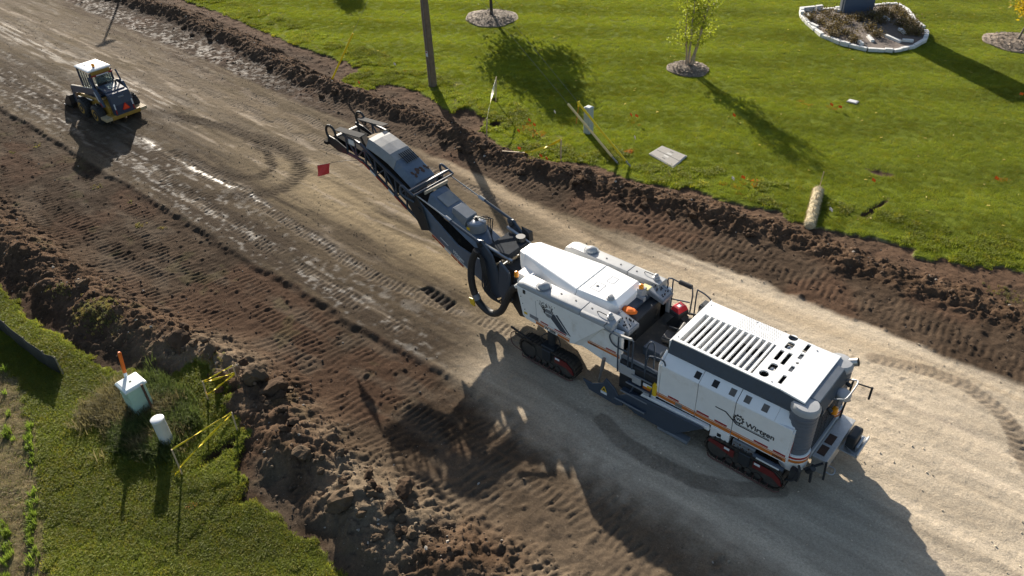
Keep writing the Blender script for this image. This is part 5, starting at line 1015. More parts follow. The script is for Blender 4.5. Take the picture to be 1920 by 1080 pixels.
for u, v in ((.5, .38), (.5, .62)): slab('lid_plate', [lerp4(u-.09, v-.05), lerp4(u+.09, v-.05), lerp4(u+.09, v+.05), lerp4(u-.09, v+.05)], z+.0655, .005, mat('pale_lid_rim', (.4, .39, .36), .7), 0, o)
x, y = G(1598, 195)[:2]; z = gz(x, y)
o = thing('valve_box_lid', 'small square pale lid lying flush in the middle of the far lawn', 'valve lid', (x, y, z)); MB().box(x-.26, x+.26, y-.2, y+.2, z-.08, z+.07).build('lid_collar', CONC, o, .01); MB().box(x-.21, x+.21, y-.16, y+.16, z+.0, z+.085).build('lid', mat('pale_plastic_lid', (.5, .5, .49), .6), o, .01)
# stakes and tape
def height_at(top_px, base):                                   # length of an upright seen from base to the pixel
    return max(.3, yplane(top_px[0], top_px[1], base[1])-base[2])
def stake(base_px, top_px, label, group, lean=True, w=.032):
    x, y = G(*base_px)[:2]; z = gz(x, y); h = height_at(top_px, (x, y, z)); d = ray(*top_px); t = (z+h-CAM_H)/d[2]; tx = d[0]*t
    tp = Vector((x+max(-.25, min(.25, tx-x)), y, z+h)); o = MB().bar((x, y, z-.2), tp, w*1.6, w, (0, 1, 0)).build('wooden_stake', LATH); tag(o, label, 'stake', group); return tp
def ribbon(a, b, label, sag=.1, m=TAPE, w=.05, group=None):
    a, b = Vector(a), Vector(b); mb = MB(); n = 12; side = Vector((0, 0, 1))
    for k in range(n+1):
        t = k/n; p = a.lerp(b, t)-Vector((0, 0, 1))*sag*4*t*(1-t); tw = 2.2*t*math.pi+a.x; u = Vector((math.sin(tw)*.5, -.5, math.cos(tw))).normalized()*w/2
        mb.v += [tuple(p-u), tuple(p+u)]
        if k: i = 2*k; mb.f.append((i-2, i-1, i+1, i))
    o = mb.build('warning_tape', m); sm = o.modifiers.new('thickness', 'SOLIDIFY'); sm.thickness = .004; tag(o, label, 'tape', group); return o
gR = 'stakes by the utility holes on the lawn side'; gL = 'stakes round the dug holes on the near grass'
t1 = stake((912, 263), (913, 222), 'upright pale stake in the berm of earth, left of the open holes', gR); t2 = stake((928.5, 190), (930.5, 144), 'pale stake standing in the upper round hole on the lawn', gR); t3 = stake((1051.5, 303), (1052, 261), 'single pale stake on the lawn edge holding a yellow tape', gR)
ribbon(t1, t2, 'pale yellow tape strung between two stakes above the round holes', .0, TAPEW, .13)
la, lb = G(942, 289, .25), G(984, 294, .2); za = max(gz(la[0], la[1]), gz(lb[0], lb[1]))+.03
tag(MB().bar((la[0], la[1], gz(la[0], la[1])+.03), (lb[0], lb[1], gz(lb[0], lb[1])+.03), .05, .03).build('wooden_stake', LATH), 'pale stake lying flat on the turned earth, tape tied to its end', 'stake', gR)
ribbon(t3, (lb[0], lb[1], gz(lb[0], lb[1])+.06), 'bright yellow tape sagging from a stake down to a fallen stake', .12, TAPE, .14)
tA = stake((392, 757), (380, 715), 'leaning stake left of the upper hole by the clods, tape tied on top', gL); tB = stake((450, 728), (436, 685), 'stake at the foot of the big clods holding three tapes', gL)
tC = stake((343, 893), (322, 843), 'leaning stake in front of the white cylinder pedestal', gL); tD = stake((447, 812), (434, 773), 'stake right of the long dug trench near the clods', gL)
ribbon(tA, tB, 'topmost yellow tape of the three by the big clods', .02, TAPE, .055); ribbon(tA-Vector((0, 0, .03)), tB-Vector((0, 0, .3)), 'middle yellow tape of the three by the big clods', .03, TAPE, .075); ribbon(tA-Vector((0, 0, .55)), tB-Vector((0, 0, .34)), 'lowest yellow tape of the three by the big clods', .02, TAPE, .075)
ribbon(tC, tD, 'upper yellow tape over the long trench', .0, TAPE, .06); ribbon(tC-Vector((0, 0, .75)), tD-Vector((0, 0, .06)), 'lower yellow tape over the long trench, tail hanging', -.02, TAPE, .08)
ribbon(tC-Vector((-.02, 0, .75)), tC-Vector((.12, .15, 1.0)), 'short loose tape tail hanging at the leaning stake', .03, TAPE, .07)
# green cabinet, cylinder, posts on the near grass
GRN = mat('pale_green_cabinet', (.36, .52, .43), .45, var=.05, dirt=(.3, .33, .25), dirt_amt=.06)
x, y = -20.62, 5.2; z = gz(x, y)
o = thing('utility_cabinet', 'pale green square utility cabinet standing in the weeds', 'cabinet', (x, y, z)); wdt = .33
MB().loft([[(x-.29, y-.3, z-.1), (x+.29, y-.3, z-.1), (x+.29, y+.3, z-.1), (x-.29, y+.3, z-.1)], [(x-.31, y-.29, z+1.05), (x+.31, y-.29, z+1.05), (x+.31, y+.29, z+1.05), (x-.31, y+.29, z+1.05)]]).build('cabinet_body', GRN, o, .02)
MB().loft([[(x-.34, y-.35, z+1.051), (x+.34, y-.35, z+1.051), (x+.34, y+.35, z+1.051), (x-.34, y+.35, z+1.051)], [(x-.34, y-.35, z+1.12), (x+.34, y-.35, z+1.12), (x+.34, y+.35, z+1.12), (x-.34, y+.35, z+1.12)], [(x-.3, y-.27, z+1.16), (x+.3, y-.27, z+1.16), (x+.3, y+.27, z+1.16), (x-.3, y+.27, z+1.16)]]).build('cabinet_lid', mat('pale_lid_paint', (.6, .66, .64), .4, var=.04), o, .015)
MB().cyl((x, y, z+1.16), (x, y, z+1.0), .04, 10).build('lid_bolt', DARK, o); 
for k in (-1, 0, 1): MB().box(x-.3, x+.3, y-.295-.004*(k+2), y-.3, z+.55+.2*k, z+.565+.2*k).build('body_rib', GRN, o)
MB().box(x+.297, x+.312, y-.28, y+.28, z+.1, z+1.0).build('cabinet_door', GRN, o, .006)
x, y = G(254, 769)[:2]; z = gz(x, y); bp_ = Vector((x, y, z-.1)); tp_ = Vector(G(223, 660, z+1.95)); mid = bp_.lerp(tp_, .66)
o = thing('marker_post', 'white marker post with orange top rising beside the green cabinet', 'marker post', (x, y, z)); MB().tube([bp_, mid], .05, 10).build('white_tube', mat('white_plastic', (.72, .76, .78), .4), o)
MB().tube([mid, mid.lerp(tp_, .95), tp_], [.055, .055, .03], 10, 1).build('orange_cap', mat('orange_plastic', (.72, .14, .01), .45), o)
x, y = G(318, 836)[:2]; z = gz(x, y)
o = thing('round_pedestal', 'white cylindrical utility pedestal with flat top in the near grass', 'pedestal', (x, y, z)); CYL = mat('grey_white_plastic', (.48, .5, .49), .5, var=.06, dirt=(.3, .28, .22), dirt_amt=.06)
MB().tube([(x, y, z-.1), (x-.06, y, z+.98)], .185, 22).build('pedestal_shell', CYL, o, smooth=True); MB().tube([(x-.06, y, z+.981), (x-.063, y, z+1.03), (x-.064, y, z+1.05)], [.196, .196, .17], 22, 1).build('pedestal_cap', mat('white_plastic_cap', (.66, .67, .66), .4), o, smooth=True); MB().tube([(x+.005, y, z-.05), (x, y, z+.14)], .19, 22).build('base_ring', MGREY, o, smooth=True)
x, y = G(292, 779)[:2]; z = gz(x, y)
tag(MB().bar((x, y, z-.1), (x-.16, y+.02, z+1.15), .06, .05).build('iron_post', RUST), 'thin rusty iron post leaning between the green cabinet and white cylinder', 'post')
# silt fence
base = [G(118, 704)[:2], G(95, 693)[:2], G(60, 668)[:2], G(25, 640)[:2], G(-20, 605)[:2], G(-80, 565)[:2]]
o = thing('silt_fence', 'black fabric silt fence standing at the left edge of the grass', 'silt fence', (base[0][0], base[0][1], gz(*base[0])))
mb = MB(); pts = smooth_path([(p[0], p[1], 0) for p in base], 5); n = len(pts)
for k, p in enumerate(pts): zz = gz(p.x, p.y); w = .03*math.sin(k*1.3); mb.v += [(p.x, p.y, zz-.05), (p.x-.02, p.y+w, zz+.35), (p.x-.06, p.y+w*.5+.02, zz+.72+.02*math.sin(k))]
for k in range(n-1):
    for j in (0, 1): a = 3*k+j; mb.f.append((a, a+1, a+4, a+3))
ob = mb.build('fence_fabric', mat('black_geotextile', (.022, .022, .018), .75, var=.3, bump=.3, bscale=20), o, smooth=True); s_ = ob.modifiers.new('t', 'SOLIDIFY'); s_.thickness = .006
for p in base[::1]: zz = gz(*p); MB().bar((p[0]+.02, p[1]+.03, zz-.1), (p[0]-.03, p[1]+.03, zz+.78), .035, .035).build('fence_post', mat('grey_stake_wood', (.2, .17, .13), .8), o)
# straw wattle
STRAW = mat('straw', (.5, .42, .26), .85, var=.3, scale=14, dirt=(.3, .22, .1), dirt_amt=.2, bump=.9, bscale=60)
a, b = Vector(G(1516, 431)), Vector(G(1533, 362)); a.z = gz(a.x, a.y)+.14; b.z = gz(b.x, b.y)+.14
o = thing('straw_wattle', 'straw erosion log lying across the lawn edge with a stake at its end', 'straw wattle', (a.x, a.y, a.z-.14))
mb = MB(); rings = []; d = (b-a); ax_ = d.normalized(); sx = ax_.cross(Vector((0, 0, 1))).normalized()
for k in range(31):
    t = k/30; r0 = .2*(1+.06*math.sin(k*1.9)+.05*math.sin(k*.7))*(1 if 0 < k < 30 else .7); c = a+d*t
    rings.append([c+sx*r0*math.cos(q)*(1.05+.06*math.sin(5*q+k))+Vector((0, 0, 1))*r0*math.sin(q)*(.9+.06*math.cos(4*q+k*1.3)) for q in [2*math.pi*i/18 for i in range(18)]])
mb.loft(rings).build('straw_log', STRAW, o)
hair = MB()
for k in range(1800):
    t = random.random(); q = random.uniform(-.3, math.pi+.3); c = a+d*t+sx*.2*math.cos(q)*1.06+Vector((0, 0, 1))*.2*math.sin(q)*.95
    nrm = (sx*math.cos(q)+Vector((0, 0, 1))*math.sin(q)); dr = (ax_*random.uniform(-1, 1)+nrm*.5+sx*random.uniform(-.5, .5)).normalized()*random.uniform(.04, .12); sd_ = dr.cross(nrm)
    sd_ = (sd_.normalized() if sd_.length > 1e-4 else ax_)*.005; hair._add([c-sd_, c+sd_, c+dr], [(0, 1, 2)])
oh = hair.build('loose_straw', STRAW, o); oh['kind'] = 'stuff'
MB().bar(b+ax_*.05-Vector((0, 0, .3)), b+ax_*.14+Vector((.06, 0, .75)), .04, .03).build('wattle_stake', LATH, o)
for t in (.25, .6): c = a+d*t; MB().bar(c+Vector((0, 0, .05)), c+ax_*.1+Vector((0, 0, .36)), .035, .03).build('wattle_stake', LATH, o)
net = MB()
for k in range(9): c = a+d*(k+.5)/9; net.tube([c+sx*.213*math.cos(q)*1.06+Vector((0, 0, 1))*.2*math.sin(q) for q in np.linspace(-.2, math.pi+.2, 10)], .006, 4)
net.build('netting_band', mat('tan_netting', (.28, .2, .1), .8), o)
# pin flags
def pinflag(px, m, label, grp, h=.42):
    x, y = G(*px)[:2]; z = gz(x, y); o = thing('pin_flag', label, 'flag', (x, y, z), grp); a = random.uniform(-.6, .6); tx, ty = x+random.uniform(-.06, .06), y+random.uniform(-.05, .05)
    MB().tube([(x, y, z-.05), (tx, ty, z+h)], .004, 4).build('wire_stem', WIRE, o)
    dx, dy = math.cos(a)*.17, math.sin(a)*.17; mb = MB(); 
    for u in range(4):
        for v in (0, 1): mb.v.append((tx+dx*u/3, ty+dy*u/3+.02*math.sin(u*2), z+h-.13*v-.02*u/3))
    for u in range(3): mb.f.append((2*u, 2*u+1, 2*u+3, 2*u+2))
    fb_ = mb.build('flag_film', m, o); s_ = fb_.modifiers.new('t', 'SOLIDIFY'); s_.thickness = .003
for p in ((990, 238), (970, 257), (1002, 246), (1182, 229), (1190, 232)): pinflag(p, OFL, 'small orange pin flag in the lawn near the grey pedestal', 'orange pin flags near the grey pedestal')
for p in ((1012, 303), (1026, 308), (972, 296)): pinflag(p, OFL, 'orange pin flag in the turned earth below the yellow tape', 'orange pin flags in the earth', .3)
for p in ((1553, 206), (1567, 211), (1370, 226), (1862, 345), (1910, 186), (1388, 343), (1632, 348)): pinflag(p, OFL, 'orange pin flag out on the open lawn at right', 'orange pin flags on the open lawn', .3)
pinflag((672, 167), OFL, 'red-orange pin flag on the grass tongue left of the pole', None); pinflag((1189, 272), WFL, 'white pin flag right of the yellow guy sleeve', None); pinflag((1038, 221), WFL, 'pink-white pin flag in the tree shadow left of the pedestal', None)
pinflag((1372, 350), WFL, 'white pin flag on the lawn above the long earth berm', None); pinflag((742, 131), WFL, 'white pin flag on the grass just left of the pole', None); pinflag((486, 30), WFL, 'white pin flag on the far grass at upper left', None); pinflag((1552, 408), WFL, 'white pin flag right of the straw log', None)

# ================================================================== vegetation
def leafmat(name, col, trans=.35, var=.25, instancer=True, rough=.6):
    m = bpy.data.materials.new(name); m.use_nodes = True; nt = m.node_tree; N = nt.nodes; L = nt.links
    N.clear(); out = N.new('ShaderNodeOutputMaterial')
    src = None
    if instancer:
        at = N.new('ShaderNodeAttribute'); at.attribute_type = 'INSTANCER'; at.attribute_name = 'tint'; src = at.outputs['Color']
    else:
        gi = N.new('ShaderNodeNewGeometry'); mr = N.new('ShaderNodeMapRange'); mr.inputs[3].default_value = 1-var; mr.inputs[4].default_value = 1+var; L.new(gi.outputs['Random Per Island'], mr.inputs[0])
        sc = N.new('ShaderNodeVectorMath'); sc.operation = 'SCALE'; sc.inputs[0].default_value = col; L.new(mr.outputs[0], sc.inputs['Scale']); src = sc.outputs[0]
    d = N.new('ShaderNodeBsdfPrincipled'); d.inputs['Roughness'].default_value = rough; d.inputs['Specular IOR Level'].default_value = .3; L.new(src, d.inputs['Base Color'])
    t = N.new('ShaderNodeBsdfTranslucent'); L.new(src, t.inputs[0]); mx = N.new('ShaderNodeMixShader'); mx.inputs[0].default_value = trans
    L.new(d.outputs[0], mx.inputs[1]); L.new(t.outputs[0], mx.inputs[2]); L.new(mx.outputs[0], out.inputs[0]); MATS[name] = m; return m
GRASSM = leafmat('grass_blade', (0, 0, 0), .5)
def tuft(n, r, h, w, lean, seed, segs=1):
    rr = random.Random(seed); mb = MB()
    for k in range(n):
        a = rr.random()*6.283; q = r*math.sqrt(rr.random()); x, y = q*math.cos(a), q*math.sin(a); b = rr.random()*6.283; hh = h*rr.uniform(.55, 1.1); ln = lean*rr.uniform(.2, 1)*hh
        dx, dy = math.cos(b), math.sin(b); px, py = -dy*w/2, dx*w/2
        if segs == 1: mb._add([(x-px, y-py, -.02), (x+px, y+py, -.02), (x+dx*ln, y+dy*ln, hh)], [(0, 1, 2)])
        else: mb._add([(x-px, y-py, -.02), (x+px, y+py, -.02), (x+px*.8+dx*ln*.4, y+py*.8+dy*ln*.4, hh*.7), (x-px*.8+dx*ln*.4, y-py*.8+dy*ln*.4, hh*.7), (x+dx*ln, y+dy*ln, hh)], [(0, 1, 2, 3), (3, 2, 4)])
    me = bpy.data.meshes.new('tuft'); me.from_pydata(mb.v, [], mb.f); me.materials.append(GRASSM)
    return bpy.data.objects.new('tuft', me)                     # source shape only, never placed by itself
def scatter(name, src, pts, rot, scl, tint, label, cat, full=False):
    me = bpy.data.meshes.new(name); me.vertices.add(len(pts)); me.vertices.foreach_set('co', np.asarray(pts, np.float32).ravel())
    for nm, ty, arr in (('rot', 'FLOAT', rot), ('scl', 'FLOAT', scl)):
        a = me.attributes.new(nm, ty, 'POINT'); a.data.foreach_set('value', np.asarray(arr, np.float32))
    a = me.attributes.new('tint', 'FLOAT_COLOR', 'POINT'); c4_ = np.ones((len(pts), 4), np.float32); c4_[:, :3] = tint; a.data.foreach_set('color', c4_.ravel())
    o = bpy.data.objects.new(name, me); COL.objects.link(o); me.materials.append(GRASSM); o['kind'] = 'stuff'; o['label'] = label; o['category'] = cat
    ng = bpy.data.node_groups.new(name, 'GeometryNodeTree'); ng.interface.new_socket('Geometry', in_out='INPUT', socket_type='NodeSocketGeometry'); ng.interface.new_socket('Geometry', in_out='OUTPUT', socket_type='NodeSocketGeometry')
    N = ng.nodes; L = ng.links; gi = N.new('NodeGroupInput'); go = N.new('NodeGroupOutput'); ip = N.new('GeometryNodeInstanceOnPoints'); oi = N.new('GeometryNodeObjectInfo'); oi.inputs[0].default_value = src
    L.new(gi.outputs[0], ip.inputs['Points']); L.new(oi.outputs['Geometry'], ip.inputs['Instance'])
    ar = N.new('GeometryNodeInputNamedAttribute'); ar.data_type = 'FLOAT'; ar.inputs[0].default_value = 'rot'; cx_ = N.new('ShaderNodeCombineXYZ'); L.new(ar.outputs[0], cx_.inputs[2]); (L.new(ar.outputs[0], cx_.inputs[0]) if full else None); L.new(cx_.outputs[0], ip.inputs['Rotation'])
    as_ = N.new('GeometryNodeInputNamedAttribute'); as_.data_type = 'FLOAT'; as_.inputs[0].default_value = 'scl'; L.new(as_.outputs[0], ip.inputs['Scale'])
    L.new(ip.outputs[0], go.inputs[0]); md = o.modifiers.new('scatter', 'NODES'); md.node_group = ng; return o
MULCH = [(G(922, 36)[:2], 1.75), (G(1290, 132)[:2], 1.15), (G(1905, 82)[:2], 1.7)]
BED = GP([(1500, 27), (1540, 23), (1575, 20), (1638, 15), (1681, 12), (1700, 23), (1713, 42), (1731, 57), (1737, 67), (1731, 82), (1713, 92), (1674, 100), (1626, 97), (1575, 85), (1541, 71), (1516, 50), (1505, 39)])
PAINT = [(990, 242, .5), (1005, 249, .4), (1185, 240, .5), (1190, 282, .6), (1085, 262, .4), (1558, 212, .5), (1400, 348, .5), (1380, 356, .5), (375, 965, .35), (372, 790, .3), (850, 215, .3), (757, 132, .3), (112, 688, .25), (1865, 343, .5), (1500, 198, .4)]
def grass_points(n, x0, x1, y0, y1, mask, lo):
    px = rng.uniform(x0, x1, n); py = rng.uniform(y0, y1, n); k = samp(mask, px, py) > lo; px, py = px[k], py[k]
    ok = np.ones(len(px), bool)
    for (c, r) in MULCH: ok &= np.hypot(px-c[0], py-c[1]) > r*(.92+.12*rng.random(len(px)))
    ok &= poly_sd(BED, px, py) < -.05; ok &= poly_sd(c4, px, py) < .02
    return px[ok], py[ok]
_m = np.array(G(1800, 205)[:2])-np.array(G(1200, 185)[:2]); MOW = np.array([-_m[1], _m[0]])/np.linalg.norm(_m)
def tints(px, py, base, var=.25, yellow=.25):
    n = len(px); c = np.array(base)[None]*(.7+.6*fbm(px, py, .3, 5, 401))[:, None]*rng.uniform(1-var, 1+var, (n, 1))
    st = .5+.5*np.sin(((px-G(1300, 200)[0])*MOW[0]+(py-G(1300, 200)[1])*MOW[1])*2*np.pi/4.2+2.5*fbm(px, py, .12, 2, 9)); c *= (.84+.32*sstep(.2, .8, st))[:, None]
    ye = (rng.random(n) < yellow*(.4+fbm(px, py, .9, 3, 405)))[:, None]; c = np.where(ye, c*np.array([1.35, 1.1, .9]), c)
    for (u, v, r) in PAINT:
        g = G(u, v); d = np.hypot((px-g[0])*.8, py-g[1]); m = (d < r) & (fbm(px, py, 2.6, 3, u) > .5) & (rng.random(n) < .14); c[m] = (.5, .16, .015)
    return c
def visible(px, py):                                            # keep what the view and a step to the side of it take in
    q = np.stack([px, py, np.full_like(px, -CAM_H)], -1); v = q[:, :1]*AX+q[:, 1:2]*AY+q[:, 2:]*AZ
    u, w = 960+FPX*v[:, 0]/v[:, 2], 540+FPX*v[:, 1]/v[:, 2]; return (v[:, 2] > 1) & (u > -260) & (u < 2180) & (w > -260) & (w < 1340)
def lawn_stuff(name, n, box, mask, lo, src, base, smin, smax, label, yellow=.25):
    px, py = grass_points(n, *box, mask, lo); k = visible(px, py); px, py = px[k], py[k]; z = zat(px, py)
    edge = .55+.45*np.clip(samp(np.maximum(TLAWN, TLEFT), px, py)/.3, 0, 1)
    return scatter(name, src, np.stack([px, py, z], -1), rng.uniform(0, 6.28, len(px)), rng.uniform(smin, smax, len(px))*edge, tints(px, py, base, .2, yellow), label, 'grass')
tA_ = tuft(40, .16, .055, .015, 1.2, 11); tB_ = tuft(34, .13, .075, .013, 1.1, 12, 2); tC_ = tuft(26, .1, .16, .014, .9, 13, 2)
lawn_stuff('lawn_grass', 240000, (-75, 8, 20, 75), TGRASS*(TLAWN > 0), .5, tA_, (.19, .228, .017), .7, 1.25, 'mown green lawn beyond the earthworks', .15)
lawn_stuff('near_grass', 60000, (-36, -8, -3, 10), TGRASS*(TLEFT > 0), .5, tB_, (.185, .215, .026), .7, 1.4, 'rough green grass at the lower left', .25)
# longer grass near the lawn edge and weeds in the earth
px, py = grass_points(60000, -62, 6, 20, 36, TGRASS*(TLAWN > 0)*(TLAWN < 2.2), .5); k = visible(px, py) & (fbm(px, py, 1.2, 3, 77) > .5); px, py = px[k], py[k]
scatter('lawn_edge_grass', tB_, np.stack([px, py, zat(px, py)], -1), rng.uniform(0, 6.28, len(px)), rng.uniform(.8, 1.6, len(px)), tints(px, py, (.2, .235, .022), .2, .2), 'longer bright grass along the cut lawn edge', 'grass')
# weeds round the cabinet
px, py = [], []
for (cx, cy, sx, sy, n) in ((-21.3, 4.5, .7, .6, 260), (-20.4, 5.9, .9, .5, 300), (-20.0, 4.5, .8, .5, 260), (-19.2, 5.6, .8, .5, 220), (-18.5, 4.6, .5, .4, 120), (-21.6, 5.5, .5, .5, 160), (-19.4, 4.2, .6, .3, 120)):
    px += list(rng.normal(cx, sx*.6, n)); py += list(rng.normal(cy, sy*.6, n))
px, py = np.array(px), np.array(py); tn = np.where((fbm(px, py, 1.3, 2, 6) > .5)[:, None], np.array([[.2, .17, .075]]), np.array([[.095, .125, .03]]))*rng.uniform(.6, 1.25, (len(px), 1))
scatter('weeds', tuft(22, .16, .36, .013, .9, 21, 2), np.stack([px, py, zat(px, py)], -1), rng.uniform(0, 6.28, len(px)), rng.uniform(.5, 1.25, len(px)), tn, 'dry brown and green weeds round the green cabinet', 'weeds')
# sparse weeds and grass sods on the dug earth
px, py = [], []
for (u, v, r, n) in ((165, 592, .32, 120), (190, 602, .4, 200), (205, 585, .25, 90), (125, 557, .2, 50), (258, 412, .12, 25), (300, 416, .08, 10), (64, 262, .14, 12), (20, 276, .12, 8), (178, 340, .16, 12), (240, 366, .1, 6), (1000, 298, .3, 50), (95, 550, .15, 20), (60, 620, .3, 40), (1895, 545, .35, 60), (400, 693, .3, 60)):
    g = G(u, v, .2); px += list(rng.normal(g[0], r*1.1, n)); py += list(rng.normal(g[1], r*.8, n))
px, py = np.array(px), np.array(py); scatter('sod_clumps', tC_, np.stack([px, py, zat(px, py)-.02], -1), rng.uniform(0, 6.28, len(px)), rng.uniform(.3, .65, len(px)), tints(px, py, (.17, .165, .06), .3, .4), 'clumps of torn sod and weeds on the dug earth', 'weeds')
# field stubble and crop rows
a0, a1 = np.array(G(18, 700)[:2]), np.array(G(12, 1080)[:2]); dr = (a1-a0)/np.linalg.norm(a1-a0); nr = np.array([-dr[1], dr[0]]); px, py = [], []
for row in range(-8, 4):
    n = 420; t = rng.uniform(-6, 16, n); off = row*.62+rng.normal(0, .07, n); q = a0[None]+dr[None]*t[:, None]+nr[None]*off[:, None]; px += list(q[:, 0]); py += list(q[:, 1])
px, py = np.array(px), np.array(py); k = (samp(TFIELD, px, py) > .35) & (fbm(px, py, .8, 2, 55) > .4); px, py = px[k], py[k]
scatter('crop_seedlings', tuft(12, .06, .2, .022, .9, 31, 2), np.stack([px, py, zat(px, py)], -1), rng.uniform(0, 6.28, len(px)), rng.uniform(.5, 1.2, len(px)), np.array([[.2, .27, .035]])*rng.uniform(.7, 1.2, (len(px), 1)), 'rows of young green crop seedlings in the stubble field', 'crop')
px, py = rng.uniform(-34, -12, 26000), rng.uniform(-4, 4.5, 26000); k = (samp(TFIELD, px, py) > .5) & visible(px, py); px, py = px[k], py[k]
scatter('crop_stubble', tuft(10, .16, .045, .014, 3.0, 33), np.stack([px, py, zat(px, py)], -1), rng.uniform(0, 6.28, len(px)), rng.uniform(.6, 1.4, len(px)), np.where(rng.random((len(px), 1)) < .45, np.array([[.2, .21, .04]]), np.array([[.36, .27, .15]]))*rng.uniform(.5, 1.2, (len(px), 1)), 'pale chopped straw stubble covering the field soil', 'stubble')
# fallen leaves
px, py = grass_points(1600, -60, 5, 28, 62, TGRASS, .9); k = visible(px, py); px, py = px[k][:500], py[k][:500]
scatter('fallen_leaves', tuft(2, .03, .02, .09, 2.0, 35), np.stack([px, py, zat(px, py)+.05], -1), rng.uniform(0, 6.28, len(px)), rng.uniform(.6, 1.2, len(px)), np.array([[.5, .4, .12]])*rng.uniform(.6, 1.4, (len(px), 1)), 'scattered yellow fallen leaves on the lawn', 'leaves')

# ---------------- mulch rings
MUL = mat('bark_mulch', (.2, .155, .115), .9, var=.45, scale=9, dirt=(.36, .3, .23), dirt_amt=.2, bump=1.0, bscale=30)
def mulch(c, r, label):
    z = gz(*c); o = thing('mulch_ring', label, 'mulch ring', (c[0], c[1], z), 'mulch rings round the lawn trees'); rings = []; rr = random.Random(int(c[0]*10))
    ph = [rr.random()*6 for _ in range(4)]
    for q, hh in ((1.02, -.06), (1.0, .045), (.86, .08), (.66, .2), (.42, .27), (.16, .25), (.03, .24)):
        rings.append([(c[0]+r*q*(1+.05*math.sin(3*a+ph[0])+.03*math.sin(7*a+ph[1]))*math.cos(a)*1.05, c[1]+r*q*(1+.05*math.sin(3*a+ph[0])+.03*math.sin(7*a+ph[1]))*math.sin(a)*.95, z+hh*(1+.15*math.sin(9*a+q*20))) for a in [2*math.pi*i/36 for i in range(36)]])
    MB().loft(rings).build('mulch_mound', MUL, o, smooth=True)
    ch = MB()
    for k in range(1100):
        a = rr.random()*6.283; q = math.sqrt(rr.random())*.97; zz = np.interp(q, [.0, .16, .42, .66, .86, 1.0], [.24, .25, .27, .2, .08, .045]); x, y = c[0]+r*q*math.cos(a)*1.03, c[1]+r*q*math.sin(a)*.95; b = rr.random()*6.283; l, w = rr.uniform(.03, .1), rr.uniform(.012, .03)
        dx, dy = math.cos(b), math.sin(b); t = rr.uniform(-.03, .05)
        ch._add([(x-dx*l+dy*w, y-dy*l-dx*w, z+zz+.012), (x+dx*l+dy*w, y+dy*l-dx*w, z+zz+.02+t), (x+dx*l-dy*w, y+dy*l+dx*w, z+zz+.03+t), (x-dx*l-dy*w, y-dy*l+dx*w, z+zz+.02)], [(0, 1, 2, 3)])
    oc = ch.build('bark_chips', leafmat('bark_chip_%d' % int(abs(c[0])), (.26, .21, .165), .02, .55, False, .85), o); oc['kind'] = 'stuff'; return z+.22
zm = [mulch(MULCH[0][0], MULCH[0][1], 'mulch ring round the single dark trunk at the top of the lawn'), mulch(MULCH[1][0], MULCH[1][1], 'mulch ring at the foot of the multi-stemmed birch'), mulch(MULCH[2][0], MULCH[2][1], 'mulch ring under the yellow-leaved tree at the right edge')]
# ---------------- trees
def leafy(pts, n, spread, size, seed, up=.4):
    r = np.random.default_rng(seed); P_ = np.asarray(pts)[r.integers(0, len(pts), n)]+r.normal(0, spread, (n, 3)); u = r.normal(0, 1, (n, 3)); u /= np.linalg.norm(u, axis=1)[:, None]
    v = r.normal(0, 1, (n, 3)); v -= (v*u).sum(1)[:, None]*u; v /= np.linalg.norm(v, axis=1)[:, None]; s = size*r.uniform(.6, 1.3, (n, 1))
    V = np.stack([P_-u*s, P_+v*s*.5-u*s*.1, P_+u*s, P_-v*s*.5-u*s*.1], 1).reshape(-1, 3); F = np.arange(4*n).reshape(n, 4)
    me = bpy.data.meshes.new('crown'); me.from_pydata(V.tolist(), [], F.tolist()); return me
def branch(rr, p, d, L, r, depth, mb, tips, gn=3, drop=.68, wig=.25):
    pts = [p]; n = 5
    for k in range(n):
        d = (d+Vector((rr.uniform(-1, 1), rr.uniform(-1, 1), rr.uniform(-.4, .8)))*wig*.4).normalized(); pts.append(pts[-1]+d*L/n)
    mb.tube(pts, [r*(1-.5*k/n) for k in range(n+1)], 7 if depth > 1 else 5, 1)
    if depth == 0: tips += [tuple(q) for q in pts[2:]]; return
    for k in range(gn):
        q = pts[rr.randint(2, n)]; a = rr.random()*6.283; sd_ = Vector((math.cos(a), math.sin(a), rr.uniform(.1, .8))).normalized()
        branch(rr, q, (d*.6+sd_*.75).normalized(), L*drop*rr.uniform(.75, 1.15), r*.5, depth-1, mb, tips, gn, drop, wig)
    if depth == 1: tips.append(tuple(pts[-1]))
def tree(base, z, h, label, seed, leafcol, nleaf, lsize, trunk_h, trunk_r, bark, lean=(0, 0), spreadk=.16, name='young_tree', bl=.42, group='young trees on the lawn'):
    rr = random.Random(seed); o = thing(name, label, 'tree', (base[0], base[1], z), group); mb = MB(); tips = []
    b = Vector((base[0], base[1], z-.15)); top = Vector((base[0]+lean[0], base[1]+lean[1], z+h*.92)); path = [b.lerp(top, t)+Vector((rr.uniform(-.04, .04), rr.uniform(-.04, .04), 0))*t for t in np.linspace(0, 1, 9)]
    mb.tube(path, [trunk_r*(1.15-1.0*t) for t in np.linspace(0, 1, 9)], 10, 1)
    for k in range(18):
        t = rr.uniform(trunk_h/h, .95); p = b.lerp(top, t); a = k*2.4+rr.random(); L = h*bl*(1.1-t)*rr.uniform(.7, 1.1)+.3
        branch(rr, p, Vector((math.cos(a), math.sin(a), .55)).normalized(), L*.62, trunk_r*.38*(1.2-t), 1, mb, tips, 4, .6)
    mb.build('trunk', bark, o, smooth=True); me = leafy(tips, nleaf, h*spreadk*.28, lsize, seed)
    finish('crown', me, leafmat('%s_leaf_%d' % (name, seed), leafcol, .4, .35, False), o); return o
